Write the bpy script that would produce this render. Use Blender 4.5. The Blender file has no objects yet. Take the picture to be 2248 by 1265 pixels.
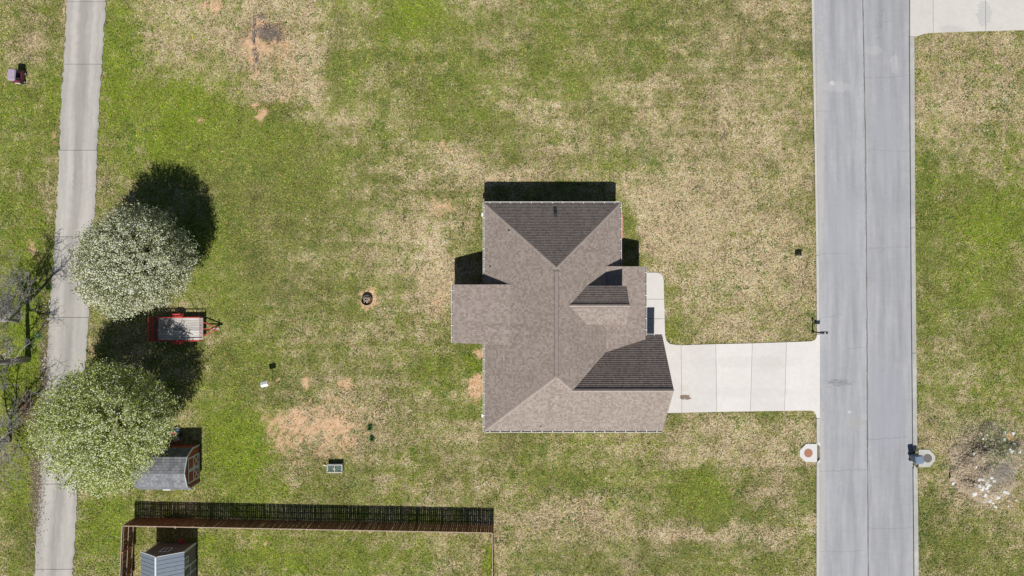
import bpy, math, random
import numpy as np
from mathutils import Vector

R = math.radians
random.seed(7)
rng = np.random.default_rng(11)
sc = bpy.context.scene
col = sc.collection

# ------------------------------------------------------------------ camera, sky, sun
CAM_H = 54.0
cam_d = bpy.data.cameras.new('Camera')
cam_d.lens = 24.0; cam_d.sensor_width = 36.0
cam_d.clip_start = 0.5; cam_d.clip_end = 3000
cam = bpy.data.objects.new('Camera', cam_d)
cam.location = (0, 0, CAM_H); cam.rotation_euler = (0, 0, 0)
col.objects.link(cam); sc.camera = cam

SUN_EL = R(55.2)
w = bpy.data.worlds.new('World'); sc.world = w; w.use_nodes = True
nt = w.node_tree; nt.nodes.clear()
sky = nt.nodes.new('ShaderNodeTexSky'); sky.sky_type = 'NISHITA'; sky.sun_disc = False
sky.sun_elevation = SUN_EL; sky.sun_rotation = R(180.0); sky.air_density = 1.0; sky.dust_density = 0.5; sky.altitude = 250
bgn = nt.nodes.new('ShaderNodeBackground'); bgn.inputs['Strength'].default_value = 0.05
wo = nt.nodes.new('ShaderNodeOutputWorld')
nt.links.new(sky.outputs[0], bgn.inputs[0]); nt.links.new(bgn.outputs[0], wo.inputs[0])

sd = bpy.data.lights.new('Sun', 'SUN'); sd.energy = 5.0; sd.angle = R(0.53); sd.color = (1.0, 0.965, 0.91)
sun = bpy.data.objects.new('Sun', sd); col.objects.link(sun)
sun.location = (0, -30, 40); sun.rotation_euler = (R(90) - SUN_EL, 0, R(0.4))   # shines from the south (bottom of the picture)
sc.view_settings.view_transform = 'Standard'; sc.view_settings.look = 'None'
sc.view_settings.gamma = 1.0; sc.view_settings.exposure = 0.04
sc.view_settings.use_curve_mapping = False

# ------------------------------------------------------------------ survey helper: photo pixel at height z -> metres
FPX = 2248 * 24.0 / 36.0
def P(px, py, z=0.0):
    k = (CAM_H - z) / FPX
    return ((px - 1124.0) * k, (632.5 - py) * k)
def P3(px, py, z=0.0):
    return P(px, py, z) + (z,)
S = CAM_H / FPX

# ------------------------------------------------------------------ materials
def newmat(name):
    m = bpy.data.materials.new(name); m.use_nodes = True
    n = m.node_tree; b = n.nodes['Principled BSDF']
    return m, n, b
def node(n, t, **kw):
    x = n.nodes.new(t)
    for k, v in kw.items():
        if k.startswith('i_'):
            x.inputs[k[2:].replace('_', ' ')].default_value = v
        else: setattr(x, k, v)
    return x
def ramp(n, fac, stops):
    r = n.nodes.new('ShaderNodeValToRGB'); e = r.color_ramp.elements
    while len(e) < len(stops): e.new(0.5)
    for q, (p, c) in zip(e, stops):
        q.position = p; q.color = (c[0], c[1], c[2], 1) if not isinstance(c, (int, float)) else (c, c, c, 1)
    n.links.new(fac, r.inputs[0]); return r.outputs[0]
def mixc(n, fac, a, b, mode='MIX'):
    m = n.nodes.new('ShaderNodeMix'); m.data_type = 'RGBA'; m.blend_type = mode; m.clamp_factor = True
    for s, v in ((0, fac), (6, a), (7, b)):
        if hasattr(v, 'is_output') or isinstance(v, bpy.types.NodeSocket): n.links.new(v, m.inputs[s])
        elif s == 0: m.inputs[0].default_value = v
        else: m.inputs[s].default_value = (*v, 1)
    return m.outputs[2]
def math_(n, op, a, b=None, c=None):
    m = n.nodes.new('ShaderNodeMath'); m.operation = op
    for i, v in enumerate((a, b, c)):
        if v is None: continue
        if isinstance(v, bpy.types.NodeSocket): n.links.new(v, m.inputs[i])
        else: m.inputs[i].default_value = v
    return m.outputs[0]
def noise(n, vec, scale, detail=4, rough=0.6):
    t = n.nodes.new('ShaderNodeTexNoise'); t.inputs['Scale'].default_value = scale
    t.inputs['Detail'].default_value = detail; t.inputs['Roughness'].default_value = rough
    if vec is not None: n.links.new(vec, t.inputs['Vector'])
    return t.outputs[0]
def coord(n, which='Object'):
    return n.nodes.new('ShaderNodeTexCoord').outputs[which]
def geo_pos(n):
    return n.nodes.new('ShaderNodeNewGeometry').outputs['Position']
def bump(n, b, h, strength=0.3, dist=0.02):
    x = n.nodes.new('ShaderNodeBump'); x.inputs['Strength'].default_value = strength; x.inputs['Distance'].default_value = dist
    n.links.new(h, x.inputs['Height']); n.links.new(x.outputs[0], b.inputs['Normal'])

MATS = {}
def pm(name, c, rough=0.7, var=0.18, scale=6.0, metal=0.0, bmp=0.0, spec=0.4):
    """plain painted / weathered surface with two-scale colour variation"""
    if name in MATS: return MATS[name]
    m, n, b = newmat(name)
    v = geo_pos(n)
    a = noise(n, v, scale, 5); f = noise(n, v, scale * 9, 3)
    k = math_(n, 'ADD', math_(n, 'MULTIPLY', a, 0.65), math_(n, 'MULTIPLY', f, 0.35))
    lo = tuple(max(0, x * (1 - var * 1.6)) for x in c); hi = tuple(min(1, x * (1 + var * 1.6)) for x in c)
    cc = ramp(n, k, [(0.25, lo), (0.5, c), (0.75, hi)])
    n.links.new(cc, b.inputs['Base Color'])
    b.inputs['Roughness'].default_value = rough; b.inputs['Metallic'].default_value = metal
    b.inputs['Specular IOR Level'].default_value = spec
    if bmp: bump(n, b, f, bmp, 0.01)
    MATS[name] = m; return m

# concrete with blotches, fine grit, optional wheel-track wear along a UV "across" coordinate
def concrete(name, c, c2, wear=None, stain=None, cool=None):
    m, n, b = newmat(name)
    v = geo_pos(n)
    big = noise(n, v, 0.35, 5, 0.65); mid = noise(n, v, 2.2, 5, 0.7); fine = noise(n, v, 22, 3, 0.7)
    base = mixc(n, ramp(n, big, [(0.32, 0.0), (0.68, 1.0)]), c, c2)
    base = mixc(n, ramp(n, mid, [(0.3, 0.0), (0.75, 0.55)]), base, tuple(x * 0.86 for x in c))
    g = math_(n, 'ADD', 0.86, math_(n, 'MULTIPLY', fine, 0.28))
    gc = n.nodes.new('ShaderNodeCombineColor')
    for i in range(3): n.links.new(g, gc.inputs[i])
    base = mixc(n, 1.0, base, gc.outputs[0], 'MULTIPLY')
    oi = n.nodes.new('ShaderNodeObjectInfo'); base = mixc(n, 1.0, base, ramp(n, oi.outputs['Random'], [(0.0, .93), (1.0, 1.04)]), 'MULTIPLY')
    uv = n.nodes.new('ShaderNodeUVMap'); uv.uv_map = 'UVMap'
    if wear:
        sx = n.nodes.new('ShaderNodeSeparateXYZ'); n.links.new(uv.outputs[0], sx.inputs[0])
        # streaks run along the lane: stretched noise
        mp = n.nodes.new('ShaderNodeMapping'); mp.inputs['Scale'].default_value = (4.0, 0.10, 1)
        n.links.new(uv.outputs[0], mp.inputs[0])
        st = noise(n, mp.outputs[0], 1.6, 5, 0.6)
        prof = ramp(n, sx.outputs[0], wear)
        pf = math_(n, 'ADD', math_(n, 'MULTIPLY', prof, 0.75), math_(n, 'MULTIPLY', math_(n, 'SUBTRACT', st, 0.5), 1.2))
        pf = math_(n, 'ADD', pf, 0.0)
        base = mixc(n, ramp(n, pf, [(0.0, 0.0), (0.8, 1.0)]), tuple(x * 0.58 for x in c), base)
    if cool:   # transverse broom streaks and mineral tint
        mp = n.nodes.new('ShaderNodeMapping'); mp.inputs['Scale'].default_value = (0.25, 6.0, 1)
        n.links.new(v, mp.inputs[0])
        st = noise(n, mp.outputs[0], 1.5, 4, 0.6)
        base = mixc(n, math_(n, 'MULTIPLY', ramp(n, st, [(0.4, 0.0), (0.7, 1.0)]), 0.12), base, cool)
    if stain:
        for (sxx, syy, rx, ry, scol, amt) in stain:
            sp = n.nodes.new('ShaderNodeSeparateXYZ'); n.links.new(v, sp.inputs[0])
            dx = math_(n, 'DIVIDE', math_(n, 'SUBTRACT', sp.outputs[0], sxx), rx)
            dy = math_(n, 'DIVIDE', math_(n, 'SUBTRACT', sp.outputs[1], syy), ry)
            d = math_(n, 'ADD', math_(n, 'MULTIPLY', dx, dx), math_(n, 'MULTIPLY', dy, dy))
            nn = noise(n, v, 4.5, 5, 0.7)
            d = math_(n, 'ADD', d, math_(n, 'MULTIPLY', math_(n, 'SUBTRACT', nn, 0.5), 3.2))
            f = math_(n, 'MULTIPLY', ramp(n, d, [(0.55, 1.0), (0.75, 0.0)]), amt)
            base = mixc(n, f, base, scol)
    n.links.new(base, b.inputs['Base Color'])
    b.inputs['Roughness'].default_value = 0.88; b.inputs['Specular IOR Level'].default_value = 0.25
    bump(n, b, fine, 0.25, 0.006)
    MATS[name] = m; return m

def shingle(name, tones, row, wid, dark_slots=0.55):
    """laminated asphalt shingles: every tab its own tone, in UV metres (u along the eave, v up the slope)"""
    m, n, b = newmat(name)
    uv = n.nodes.new('ShaderNodeUVMap'); uv.uv_map = 'UVMap'
    sp = n.nodes.new('ShaderNodeSeparateXYZ'); n.links.new(uv.outputs[0], sp.inputs[0])
    rv = math_(n, 'DIVIDE', sp.outputs[1], row); ri = math_(n, 'FLOOR', rv); rf = math_(n, 'FRACT', rv)
    w1 = n.nodes.new('ShaderNodeTexWhiteNoise'); w1.noise_dimensions = '1D'; n.links.new(ri, w1.inputs['W'])
    uu = math_(n, 'ADD', math_(n, 'DIVIDE', sp.outputs[0], wid), math_(n, 'MULTIPLY', w1.outputs[0], 7.0))
    ci = math_(n, 'FLOOR', uu); cf = math_(n, 'FRACT', uu)
    cx = n.nodes.new('ShaderNodeCombineXYZ'); n.links.new(ci, cx.inputs[0]); n.links.new(ri, cx.inputs[1])
    w2 = n.nodes.new('ShaderNodeTexWhiteNoise'); w2.noise_dimensions = '2D'; n.links.new(cx.outputs[0], w2.inputs['Vector'])
    c = ramp(n, w2.outputs[0], [(0.0, tones[0]), (0.45, tones[1]), (1.0, tones[2])])
    slot = math_(n, 'LESS_THAN', cf, 0.11)
    c = mixc(n, math_(n, 'MULTIPLY', slot, dark_slots), c, tuple(x * 0.45 for x in tones[0]))
    v = geo_pos(n)
    big = noise(n, v, 0.5, 5, 0.65)
    c = mixc(n, ramp(n, big, [(0.35, 0.0), (0.75, 0.35)]), c, tuple(x * 0.75 for x in tones[1]))
    mp = n.nodes.new('ShaderNodeMapping'); mp.inputs['Scale'].default_value = (1.6, 0.16, 1); n.links.new(uv.outputs[0], mp.inputs[0])
    streak = noise(n, mp.outputs[0], 1.2, 4, 0.6)     # run-off streaks down the slope
    c = mixc(n, ramp(n, streak, [(0.5, 0.0), (0.8, 0.35)]), c, tuple(x * 0.6 for x in tones[0]))
    g = noise(n, v, 60, 2); gg = ramp(n, g, [(0.3, 0.82), (0.7, 1.15)])
    c = mixc(n, 1.0, c, gg, 'MULTIPLY')
    n.links.new(c, b.inputs['Base Color']); b.inputs['Roughness'].default_value = 0.95; b.inputs['Specular IOR Level'].default_value = 0.15
    bump(n, b, math_(n, 'ADD', w2.outputs[0], math_(n, 'MULTIPLY', g, 0.5)), 0.4, 0.012)
    MATS[name] = m; return m

def attr_mat(name, rough=0.9, var=0.2, scale=30, trans=0.0, spec=0.15):
    """colour comes from a per-corner colour attribute (each leaf or blade its own colour)"""
    m, n, b = newmat(name)
    a = n.nodes.new('ShaderNodeAttribute'); a.attribute_name = 'Col'
    n.links.new(a.outputs['Color'], b.inputs['Base Color'])
    b.inputs['Roughness'].default_value = rough; b.inputs['Specular IOR Level'].default_value = spec
    if trans:
        out = n.nodes['Material Output']
        t = n.nodes.new('ShaderNodeBsdfTranslucent'); n.links.new(a.outputs['Color'], t.inputs[0])
        mx = n.nodes.new('ShaderNodeMixShader'); mx.inputs[0].default_value = trans
        n.links.new(b.outputs[0], mx.inputs[1]); n.links.new(t.outputs[0], mx.inputs[2]); n.links.new(mx.outputs[0], out.inputs[0])
    MATS[name] = m; return m

def wood(name, c1, c2, axis=0, scale=1.0):
    m, n, b = newmat(name)
    v = geo_pos(n)
    mp = n.nodes.new('ShaderNodeMapping'); s = [14, 14, 14]; s[axis] = 0.9
    mp.inputs['Scale'].default_value = [x * scale for x in s]; n.links.new(v, mp.inputs[0])
    g = noise(n, mp.outputs[0], 1.0, 6, 0.65)
    oi = n.nodes.new('ShaderNodeObjectInfo')
    c = ramp(n, g, [(0.3, c1), (0.7, c2)])
    k = ramp(n, oi.outputs['Random'], [(0.0, 0.72), (1.0, 1.15)])
    c = mixc(n, 1.0, c, k, 'MULTIPLY')
    n.links.new(c, b.inputs['Base Color']); b.inputs['Roughness'].default_value = 0.85; b.inputs['Specular IOR Level'].default_value = 0.2
    bump(n, b, g, 0.3, 0.01)
    MATS[name] = m; return m

# ------------------------------------------------------------------ mesh helpers
def tag(o, label=None, cat=None, group=None, kind=None):
    if label: o['label'] = label
    if cat: o['category'] = cat
    if group: o['group'] = group
    if kind: o['kind'] = kind
    return o
def thing(name, label, cat, loc=(0, 0, 0), rz=0.0, group=None):
    o = bpy.data.objects.new(name, None); o.empty_display_size = 0.2
    o.location = loc; o.rotation_euler = (0, 0, rz); col.objects.link(o)
    return tag(o, label, cat, group)
class MB:
    def __init__(s): s.v = []; s.f = []; s.uv = []
    def face(s, pts, uv=None):
        i = len(s.v); s.v += [tuple(p) for p in pts]; s.f.append(tuple(range(i, i + len(pts))))
        s.uv += uv if uv else [(p[0], p[1]) for p in pts]
        return s
    def add(s, vs, fs):
        i = len(s.v); s.v += [tuple(p) for p in vs]
        for f in fs:
            s.f.append(tuple(q + i for q in f)); s.uv += [(vs[q][0], vs[q][1]) for q in f]
        return s
    def box(s, x0, x1, y0, y1, z0, z1):
        return s.add([(x0,y0,z0),(x1,y0,z0),(x1,y1,z0),(x0,y1,z0),(x0,y0,z1),(x1,y0,z1),(x1,y1,z1),(x0,y1,z1)],
                     [(3,2,1,0),(4,5,6,7),(0,1,5,4),(1,2,6,5),(2,3,7,6),(3,0,4,7)])
    def rbox(s, c, dx, dy, dz, rz=0.0, taper=1.0, bev=0.0):
        """box centred in plan on c (base z), turned by rz, upper end scaled by taper, vertical edges chamfered by bev"""
        hx, hy = dx / 2, dy / 2
        if bev: q = [(-hx+bev,-hy),(hx-bev,-hy),(hx,-hy+bev),(hx,hy-bev),(hx-bev,hy),(-hx+bev,hy),(-hx,hy-bev),(-hx,-hy+bev)]
        else: q = [(-hx,-hy),(hx,-hy),(hx,hy),(-hx,hy)]
        n = len(q); cr, sr = math.cos(rz), math.sin(rz)
        f = lambda p, k, z: (c[0] + (p[0]*cr - p[1]*sr)*k, c[1] + (p[0]*sr + p[1]*cr)*k, c[2] + z)
        vs = [f(p, 1, 0) for p in q] + [f(p, taper, dz) for p in q]
        return s.add(vs, [tuple(range(n-1, -1, -1)), tuple(range(n, 2*n))] + [(i, (i+1) % n, n+(i+1) % n, n+i) for i in range(n)])
    def prism(s, poly, z0, z1):
        """poly: plan outline, counter-clockwise; z1 may be a list of heights"""
        n = len(poly); zt = z1 if isinstance(z1, (list, tuple)) else [z1]*n
        vs = [(p[0], p[1], z0) for p in poly] + [(p[0], p[1], z) for p, z in zip(poly, zt)]
        return s.add(vs, [tuple(range(n-1, -1, -1)), tuple(range(n, 2*n))] + [(i, (i+1) % n, n+(i+1) % n, n+i) for i in range(n)])
    def tube(s, pts, rad, n=6, cap=True):
        pts = [Vector(p) for p in pts]; rad = rad if isinstance(rad, (list, tuple)) else [rad]*len(pts)
        i0 = len(s.v); up = None; vs = []; fs = []
        for i, p in enumerate(pts):
            d = (pts[min(i+1, len(pts)-1)] - pts[max(i-1, 0)])
            d = d.normalized() if d.length > 1e-9 else Vector((0, 0, 1))
            a = Vector((0, 0, 1)) if abs(d.z) < 0.9 else Vector((1, 0, 0))
            if up is not None: a = up
            x = d.cross(a); x = x.normalized() if x.length > 1e-6 else d.orthogonal().normalized()
            y = x.cross(d).normalized(); up = y
            for k in range(n):
                t = 2*math.pi*k/n; vs.append(tuple(p + (x*math.cos(t) + y*math.sin(t))*rad[i]))
        for i in range(len(pts)-1):
            for k in range(n):
                k2 = (k+1) % n; fs.append((i*n+k, i*n+k2, (i+1)*n+k2, (i+1)*n+k))
        if cap: fs += [tuple(range(n-1, -1, -1)), tuple(range((len(pts)-1)*n, len(pts)*n))]
        return s.add(vs, fs)
    def beam(s, a, b, wd, ht):
        """rectangular bar from a to b, wd across, ht up"""
        a, b = Vector(a), Vector(b); d = (b-a).normalized()
        u = Vector((0, 0, 1)) if abs(d.z) < 0.95 else Vector((0, 1, 0))
        x = d.cross(u).normalized()*wd/2; y = x.cross(d).normalized()*ht/2
        vs = [a-x-y, a+x-y, a+x+y, a-x+y, b-x-y, b+x-y, b+x+y, b-x+y]
        return s.add([tuple(q) for q in vs], [(3,2,1,0),(4,5,6,7),(0,1,5,4),(1,2,6,5),(2,3,7,6),(3,0,4,7)])
    def lathe(s, c, prof, n=20, axis='z'):
        """prof: (radius, height) pairs, open ends closed by caps"""
        vs = []; fs = []
        for r, h in prof:
            for k in range(n):
                t = 2*math.pi*k/n; a, b = r*math.cos(t), r*math.sin(t)
                vs.append((c[0]+a, c[1]+b, c[2]+h) if axis == 'z' else ((c[0]+a, c[1]+h, c[2]+b) if axis == 'y' else (c[0]+h, c[1]+a, c[2]+b)))
        for i in range(len(prof)-1):
            for k in range(n):
                k2 = (k+1) % n; fs.append((i*n+k, i*n+k2, (i+1)*n+k2, (i+1)*n+k))
        fs += [tuple(range(n-1, -1, -1)), tuple(range((len(prof)-1)*n, len(prof)*n))]
        return s.add(vs, fs)
    def mesh(s, name, shift=(0, 0, 0)):
        me = bpy.data.meshes.new(name)
        me.from_pydata([(x-shift[0], y-shift[1], z-shift[2]) for x, y, z in s.v], [], s.f)
        ul = me.uv_layers.new(name='UVMap')
        if len(s.uv) == len(me.loops): ul.data.foreach_set('uv', [c for q in s.uv for c in q])
        me.update(); return me
    def build(s, name, m, parent=None, world=False, smooth=False):
        """world=True: coordinates are world metres, moved into the frame of the top-level thing"""
        sh = (0, 0, 0)
        if world and parent:
            r = parent
            while r.parent: r = r.parent
            sh = tuple(r.location)
        me = s.mesh(name, sh); me.materials.append(m)
        if smooth: me.polygons.foreach_set('use_smooth', [True]*len(me.polygons))
        o = bpy.data.objects.new(name, me); col.objects.link(o)
        if parent: o.parent = parent
        return o
def inst(src, loc, parent, rz=0.0, scale=(1, 1, 1), rx=0.0, ry=0.0):
    o = src.copy(); col.objects.link(o); o.parent = parent; o.location = loc; o.rotation_euler = (rx, ry, rz); o.scale = scale
    return o
def copy_tree(o, parent=None):
    c = o.copy(); col.objects.link(c); c.parent = parent
    for ch in list(o.children): copy_tree(ch, c)
    return c

def np_mesh(name, verts, nper, cols=None, mat=None, smooth=False):
    """verts: (N*nper,3) array, every nper in a row are one polygon; cols: (N,3) colour of each polygon"""
    nv = len(verts); nf = nv // nper
    me = bpy.data.meshes.new(name)
    me.vertices.add(nv); me.vertices.foreach_set('co', verts.astype(np.float32).ravel())
    me.loops.add(nv); me.loops.foreach_set('vertex_index', np.arange(nv, dtype=np.int32))
    me.polygons.add(nf); me.polygons.foreach_set('loop_start', np.arange(0, nv, nper, dtype=np.int32))
    if cols is not None:
        a = me.attributes.new('Col', 'FLOAT_COLOR', 'POINT')
        c4 = np.ones((nv, 4), np.float32); c4[:, :3] = np.repeat(cols, nper, axis=0)
        a.data.foreach_set('color', c4.ravel())
    me.update(calc_edges=True)
    if mat: me.materials.append(mat)
    return me

# ------------------------------------------------------------------ numeric noise and the map of the lawn
def _h(ix, iy, seed):
    x = (ix.astype(np.int64)*374761393 + iy.astype(np.int64)*668265263 + seed*1442695041) & 0xffffffff
    x = ((x ^ (x >> 13))*1274126177) & 0xffffffff
    return ((x ^ (x >> 16)) & 0xffffff)/float(0xffffff)
def vn(x, y, seed=0):
    xi, yi = np.floor(x), np.floor(y); fx, fy = x-xi, y-yi
    fx = fx*fx*(3-2*fx); fy = fy*fy*(3-2*fy)
    a, b = _h(xi, yi, seed), _h(xi+1, yi, seed); c, d = _h(xi, yi+1, seed), _h(xi+1, yi+1, seed)
    return (a*(1-fx)+b*fx)*(1-fy) + (c*(1-fx)+d*fx)*fy
def fbm(x, y, seed=0, o=4, gain=0.5):
    s = 0; a = 1; t = 0
    for i in range(o):
        s = s + a*vn(x*2**i + 17*i, y*2**i - 9*i, seed+i); t += a; a *= gain
    return s/t

DRY = [(1120,170,300,150,-.14),(1650,120,120,120,-.06),(60,720,60,120,-.2),(520,60,230,150,.30),(350,130,80,60,.15),(690,110,45,120,.22),(600,190,130,28,.30),
 (255,60,35,120,-.38),(330,230,120,90,-.40),(500,285,130,80,-.36),(640,310,120,80,-.16),(900,40,70,50,-.28),(745,120,32,90,-.32),
 (850,110,60,90,-.10),(1000,250,140,100,-.10),(760,275,50,40,.20),(1130,190,70,70,.20),(1240,285,60,60,.22),(1410,190,50,22,.24),
 (1190,110,36,50,-.30),(1100,300,80,40,-.08),(1150,380,130,25,.36),(985,340,50,35,.25),(1620,230,140,200,.16),(1350,80,120,80,-.06),
 (1430,470,65,80,.50),(1590,550,200,190,.34),(1765,400,40,250,-.05),(1402,588,24,24,-.55),(1385,497,18,42,-.75),(1480,690,35,60,-.22),
 (1560,650,150,80,.08),(880,510,110,65,.24),(955,590,45,80,.40),(790,560,60,50,.12),(960,650,45,50,.25),(500,480,80,200,-.30),
 (690,440,140,120,-.20),(590,640,90,120,-.15),(530,850,90,120,-.25),(515,985,60,70,-.50),(700,790,120,40,-.08),(720,930,140,90,.30),
 (1035,790,22,36,-.55),(960,800,80,60,-.18),(1630,965,150,45,.36),(1480,925,18,18,-.45),(1490,1010,90,25,.24),(1710,1030,60,60,.12),
 (1545,1075,75,45,-.45),(1205,1055,45,30,-.35),(1130,1000,60,40,-.18),(1150,1085,60,28,.24),(1260,1140,140,22,.42),(1500,1172,220,20,.36),
 (1710,1190,80,60,.12),(1350,1225,250,35,-.16),(1600,1130,100,25,-.22),(1390,1242,20,28,.32),(1105,1210,14,60,.30),(1690,1240,40,18,-.4),
 (640,1210,230,50,-.32),(985,1215,80,45,.24),(1072,1225,9,50,-.6),(2120,200,120,130,.30),(2140,470,120,120,-.36),(2030,560,18,260,-.25),
 (2190,760,80,130,-.22),(2060,700,30,60,-.12),(2060,960,50,60,.16),(2090,1180,90,60,-.16),(2150,1020,80,90,.35),(2220,1150,50,60,.2),
 (60,60,60,60,.18),(60,300,60,100,-.16),(118,100,12,300,-.25),(60,430,50,50,.05),(60,800,55,230,-.60),(60,1150,50,90,-.25),(105,450,14,110,.18),
 (250,1150,70,60,-.30),(560,1075,260,20,-.16),(230,420,20,60,.15),(260,700,50,60,.05),(1250,30,140,30,-.12),(1690,60,90,80,.06)]
SOIL = [(460,14,26,16,.9),(590,75,60,50,.48),(565,120,16,60,.5),(635,140,45,60,.36),(480,90,40,50,.22),(575,250,10,17,1.1),(557,231,9,6,1.0),(441,255,8,9,1.2),
 (655,922,18,20,.66),(735,928,32,16,.58),(720,905,120,60,.36),(690,985,80,45,.40),(610,950,40,50,.30),(790,980,50,40,.22),(672,837,11,6,1.2),(747,841,13,9,1.1),(598,838,5,4,.9),
 (1043,850,15,28,2.0),(1052,765,9,12,.8),(1052,772,9,12,.6),(972,456,38,30,.66),(803,649,24,25,1.0),(810,660,16,18,.5),(203,772,4,22,1.0),(75,548,5,18,.9),
 (88,575,7,8,.6),(972,328,12,8,.9),(990,345,9,9,.7),(981,135,5,4,1.0),(585,1185,9,6,.9),(962,665,25,35,.34),(945,560,40,40,.20),(2222,965,14,14,.8),
 (1058,690,6,40,.4),(1055,840,8,80,.3),(610,210,60,12,.30),(1430,470,40,50,.22),(1260,1140,80,14,.28),(1480,1172,140,12,.22),(530,180,60,20,.2),
 (991,730,8,25,.6),(1745,925,12,8,.35),(140,30,3,60,.6),(126,320,3,120,.5)]
BROWN = [(592,80,70,60,.34),(480,80,70,50,.22),(700,940,70,50,.26),(592,70,26,20,.5),(556,90,6,45,.4),(2165,1040,55,60,.3),(2160,960,60,25,.3),(112,820,9,190,.7),(60,900,24,38,.85),(85,1010,14,90,.6),
 (70,1180,12,70,.4),(700,1000,40,14,.4),(118,420,7,160,.35),(640,240,40,16,.3),(1000,470,20,20,.3),(1580,540,40,20,.2),(225,650,10,90,.2)]
VIVID = [(60,800,60,230,.7),(330,200,150,140,.35),(500,280,150,100,.25),(515,985,70,80,.5),(1072,1225,9,60,.6),(640,1210,240,60,.25),(900,40,80,60,.25),
 (2140,480,120,130,.3),(1035,790,25,40,.4),(250,1150,80,80,.3),(480,1080,300,30,.2),(1600,200,200,250,-.3),(740,450,200,160,-.1)]
def blobs(L, u, v, p=1.0):
    r = np.zeros_like(u)
    for (cx, cy, rx, ry, a) in L:
        m = (np.abs(u-cx) < 3.2*rx) & (np.abs(v-cy) < 3.2*ry)
        if m.any(): r[m] += a*np.exp(-(((u[m]-cx)/rx)**2 + ((v[m]-cy)/ry)**2)**p*0.9)
    return r
def lawn_map(x, y):
    """dryness, bare soil, brown litter, vivid green at world points"""
    wx = x + 1.3*(fbm(x/2.6, y/2.6, 3)-.5) + .8*(fbm(x/.5, y/.5, 5, 2)-.5); wy = y + 1.3*(fbm(x/2.6+50, y/2.6, 4)-.5) + .8*(fbm(x/.5, y/.5+9, 6, 2)-.5)
    u, v = wx/S + 1124.0, 632.5 - wy/S
    n1 = fbm(x/7, y/7, 20, 4, .55); n2 = fbm(x/1.7, y/1.7, 30, 3, .6)
    near = ((np.abs(x) < 50) & (np.abs(y) < 32)).astype(float)
    stripes = .5+.5*np.sin(y*2*math.pi/1.1 + .8*np.sin(x*.2))
    n3 = fbm(x/.6, y/.6, 33, 3, .6)
    west = np.clip((900-u)/700, 0, 1)
    d = .40 - .03*west + 1.15*blobs(DRY, u, v) + .26*(n1-.5) + .55*(n2-.5) + .62*(n3-.5) + near*(.42*(fbm(x/5.5+y*.02, y/.42, 140, 3, .6)-.5) + .20*(fbm(x/.4, y/6, 150, 3, .6)-.5)) + near*.05*(stripes-.5)
    sn = .55*fbm(x/.8, y/.8, 40, 4, .65) + .45*fbm(x/.25, y/.25, 44, 3, .6); sl = blobs(SOIL, u, v, 1.5)
    so = np.clip((sl + 1.9*(sn-.5)*np.clip(sl*2.2, 0, 1) - .30)*2.6, 0, 1)
    bn = fbm(x/.7, y/.7, 60, 4, .65); bl = blobs(BROWN, u, v, 1.3)
    br = np.clip((bl + .9*(bn-.5)*np.clip(bl*2.5, 0, 1) - .15)*1.5, 0, 1)
    vi = np.clip(.40 + 1.15*blobs(VIVID, u, v) + .9*(fbm(x/4, y/4, 80, 3)-.5), 0, 1)
    return np.clip(d, 0, 1), so, br, vi

def resample(pts, step):
    out = []
    for (a, b) in zip(pts[:-1], pts[1:]):
        n = max(1, int(math.hypot(b[0]-a[0], b[1]-a[1])/step))
        out += [(a[0]+(b[0]-a[0])*i/n, a[1]+(b[1]-a[1])*i/n) for i in range(n)]
    return out + [pts[-1]]
def xat(pl, py):
    return float(np.interp(py, [p[1] for p in pl], [p[0] for p in pl]))

# edges of the paved surfaces (photo x, y), top to bottom
LANE_L = [(153,-1800),(153,-400),(146,0),(144,60),(139,150),(134,230),(131,300),(127,400),(123.5,480),(118,560),(109,680),(104,760),(100,840),(88,1050),(84,1100),(78,1200),(75,1265),(55,1700),(55,3000)]
LANE_R = [(243,-1800),(243,-400),(232,0),(229,60),(223,150),(217,230),(213,340),(210,420),(205,500),(194,700),(188,800),(181,900),(171,1065),(167,1150),(159,1265),(135,1700),(135,3000)]
ROAD_L = [(1781,-1800),(1781,-400),(1788.5,0),(1793.5,300),(1798,560),(1800,740),(1800,950),(1800,1265),(1800,1700),(1800,3000)]     # road edge, west
KERB_L = [(1772,-1800),(1772,-400),(1781.5,0),(1788,300),(1792,560),(1793.5,740),(1793,950),(1792.5,1265),(1792,1700),(1792,3000)]
ROAD_C = [(1886,-1800),(1886,-400),(1894,0),(1900,300),(1903,650),(1904.5,950),(1906,1265),(1907,1700),(1907,3000)]
ROAD_R = [(1993,-1800),(1993,-400),(1996.5,0),(1998.5,300),(2001,650),(2004,950),(2007,1265),(2010,1700),(2010,3000)]
KERB_R = [(2003,-1800),(2003,-400),(2007,0),(2008.5,300),(2010.5,650),(2013.5,950),(2017,1265),(2021,1700),(2021,3000)]
def wpl(pl, z=0.0): return [P(x, y, z) for x, y in pl]

DRIVE = [(1400,758),(1485,757.5),(1500,758),(1560,756),(1650,754),(1740,751),(1780,749.5),(1788,747),(1792,742),(1793.5,735),(1800,735),(1800,918),(1793,918),(1791.5,911),(1788,904),(1782,901.5),(1700,902.5),(1600,904),(1467,907),(1400,908)]
WALK = [(1400,599),(1440,598.5),(1449,600.5),(1455,606),(1457,615),(1458.5,680),(1460,735),(1463,748),(1470,755),(1485,757.5),(1400,758)]
DRIVE2 = [(1998,-60),(2400,-60),(2400,62),(2248,66),(2120,69.5),(2040,72.5),(2026,75),(2014,79.5),(1998,80)]
PAD_L = [(1793,974.5),(1793,1014),(1768,1014),(1755,1001),(1755,989),(1769,974.5)]
PAD_R = [(2016,987),(2039,987),(2052,1001),(2052,1011),(2040,1025.5),(2016,1025.5)]

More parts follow.
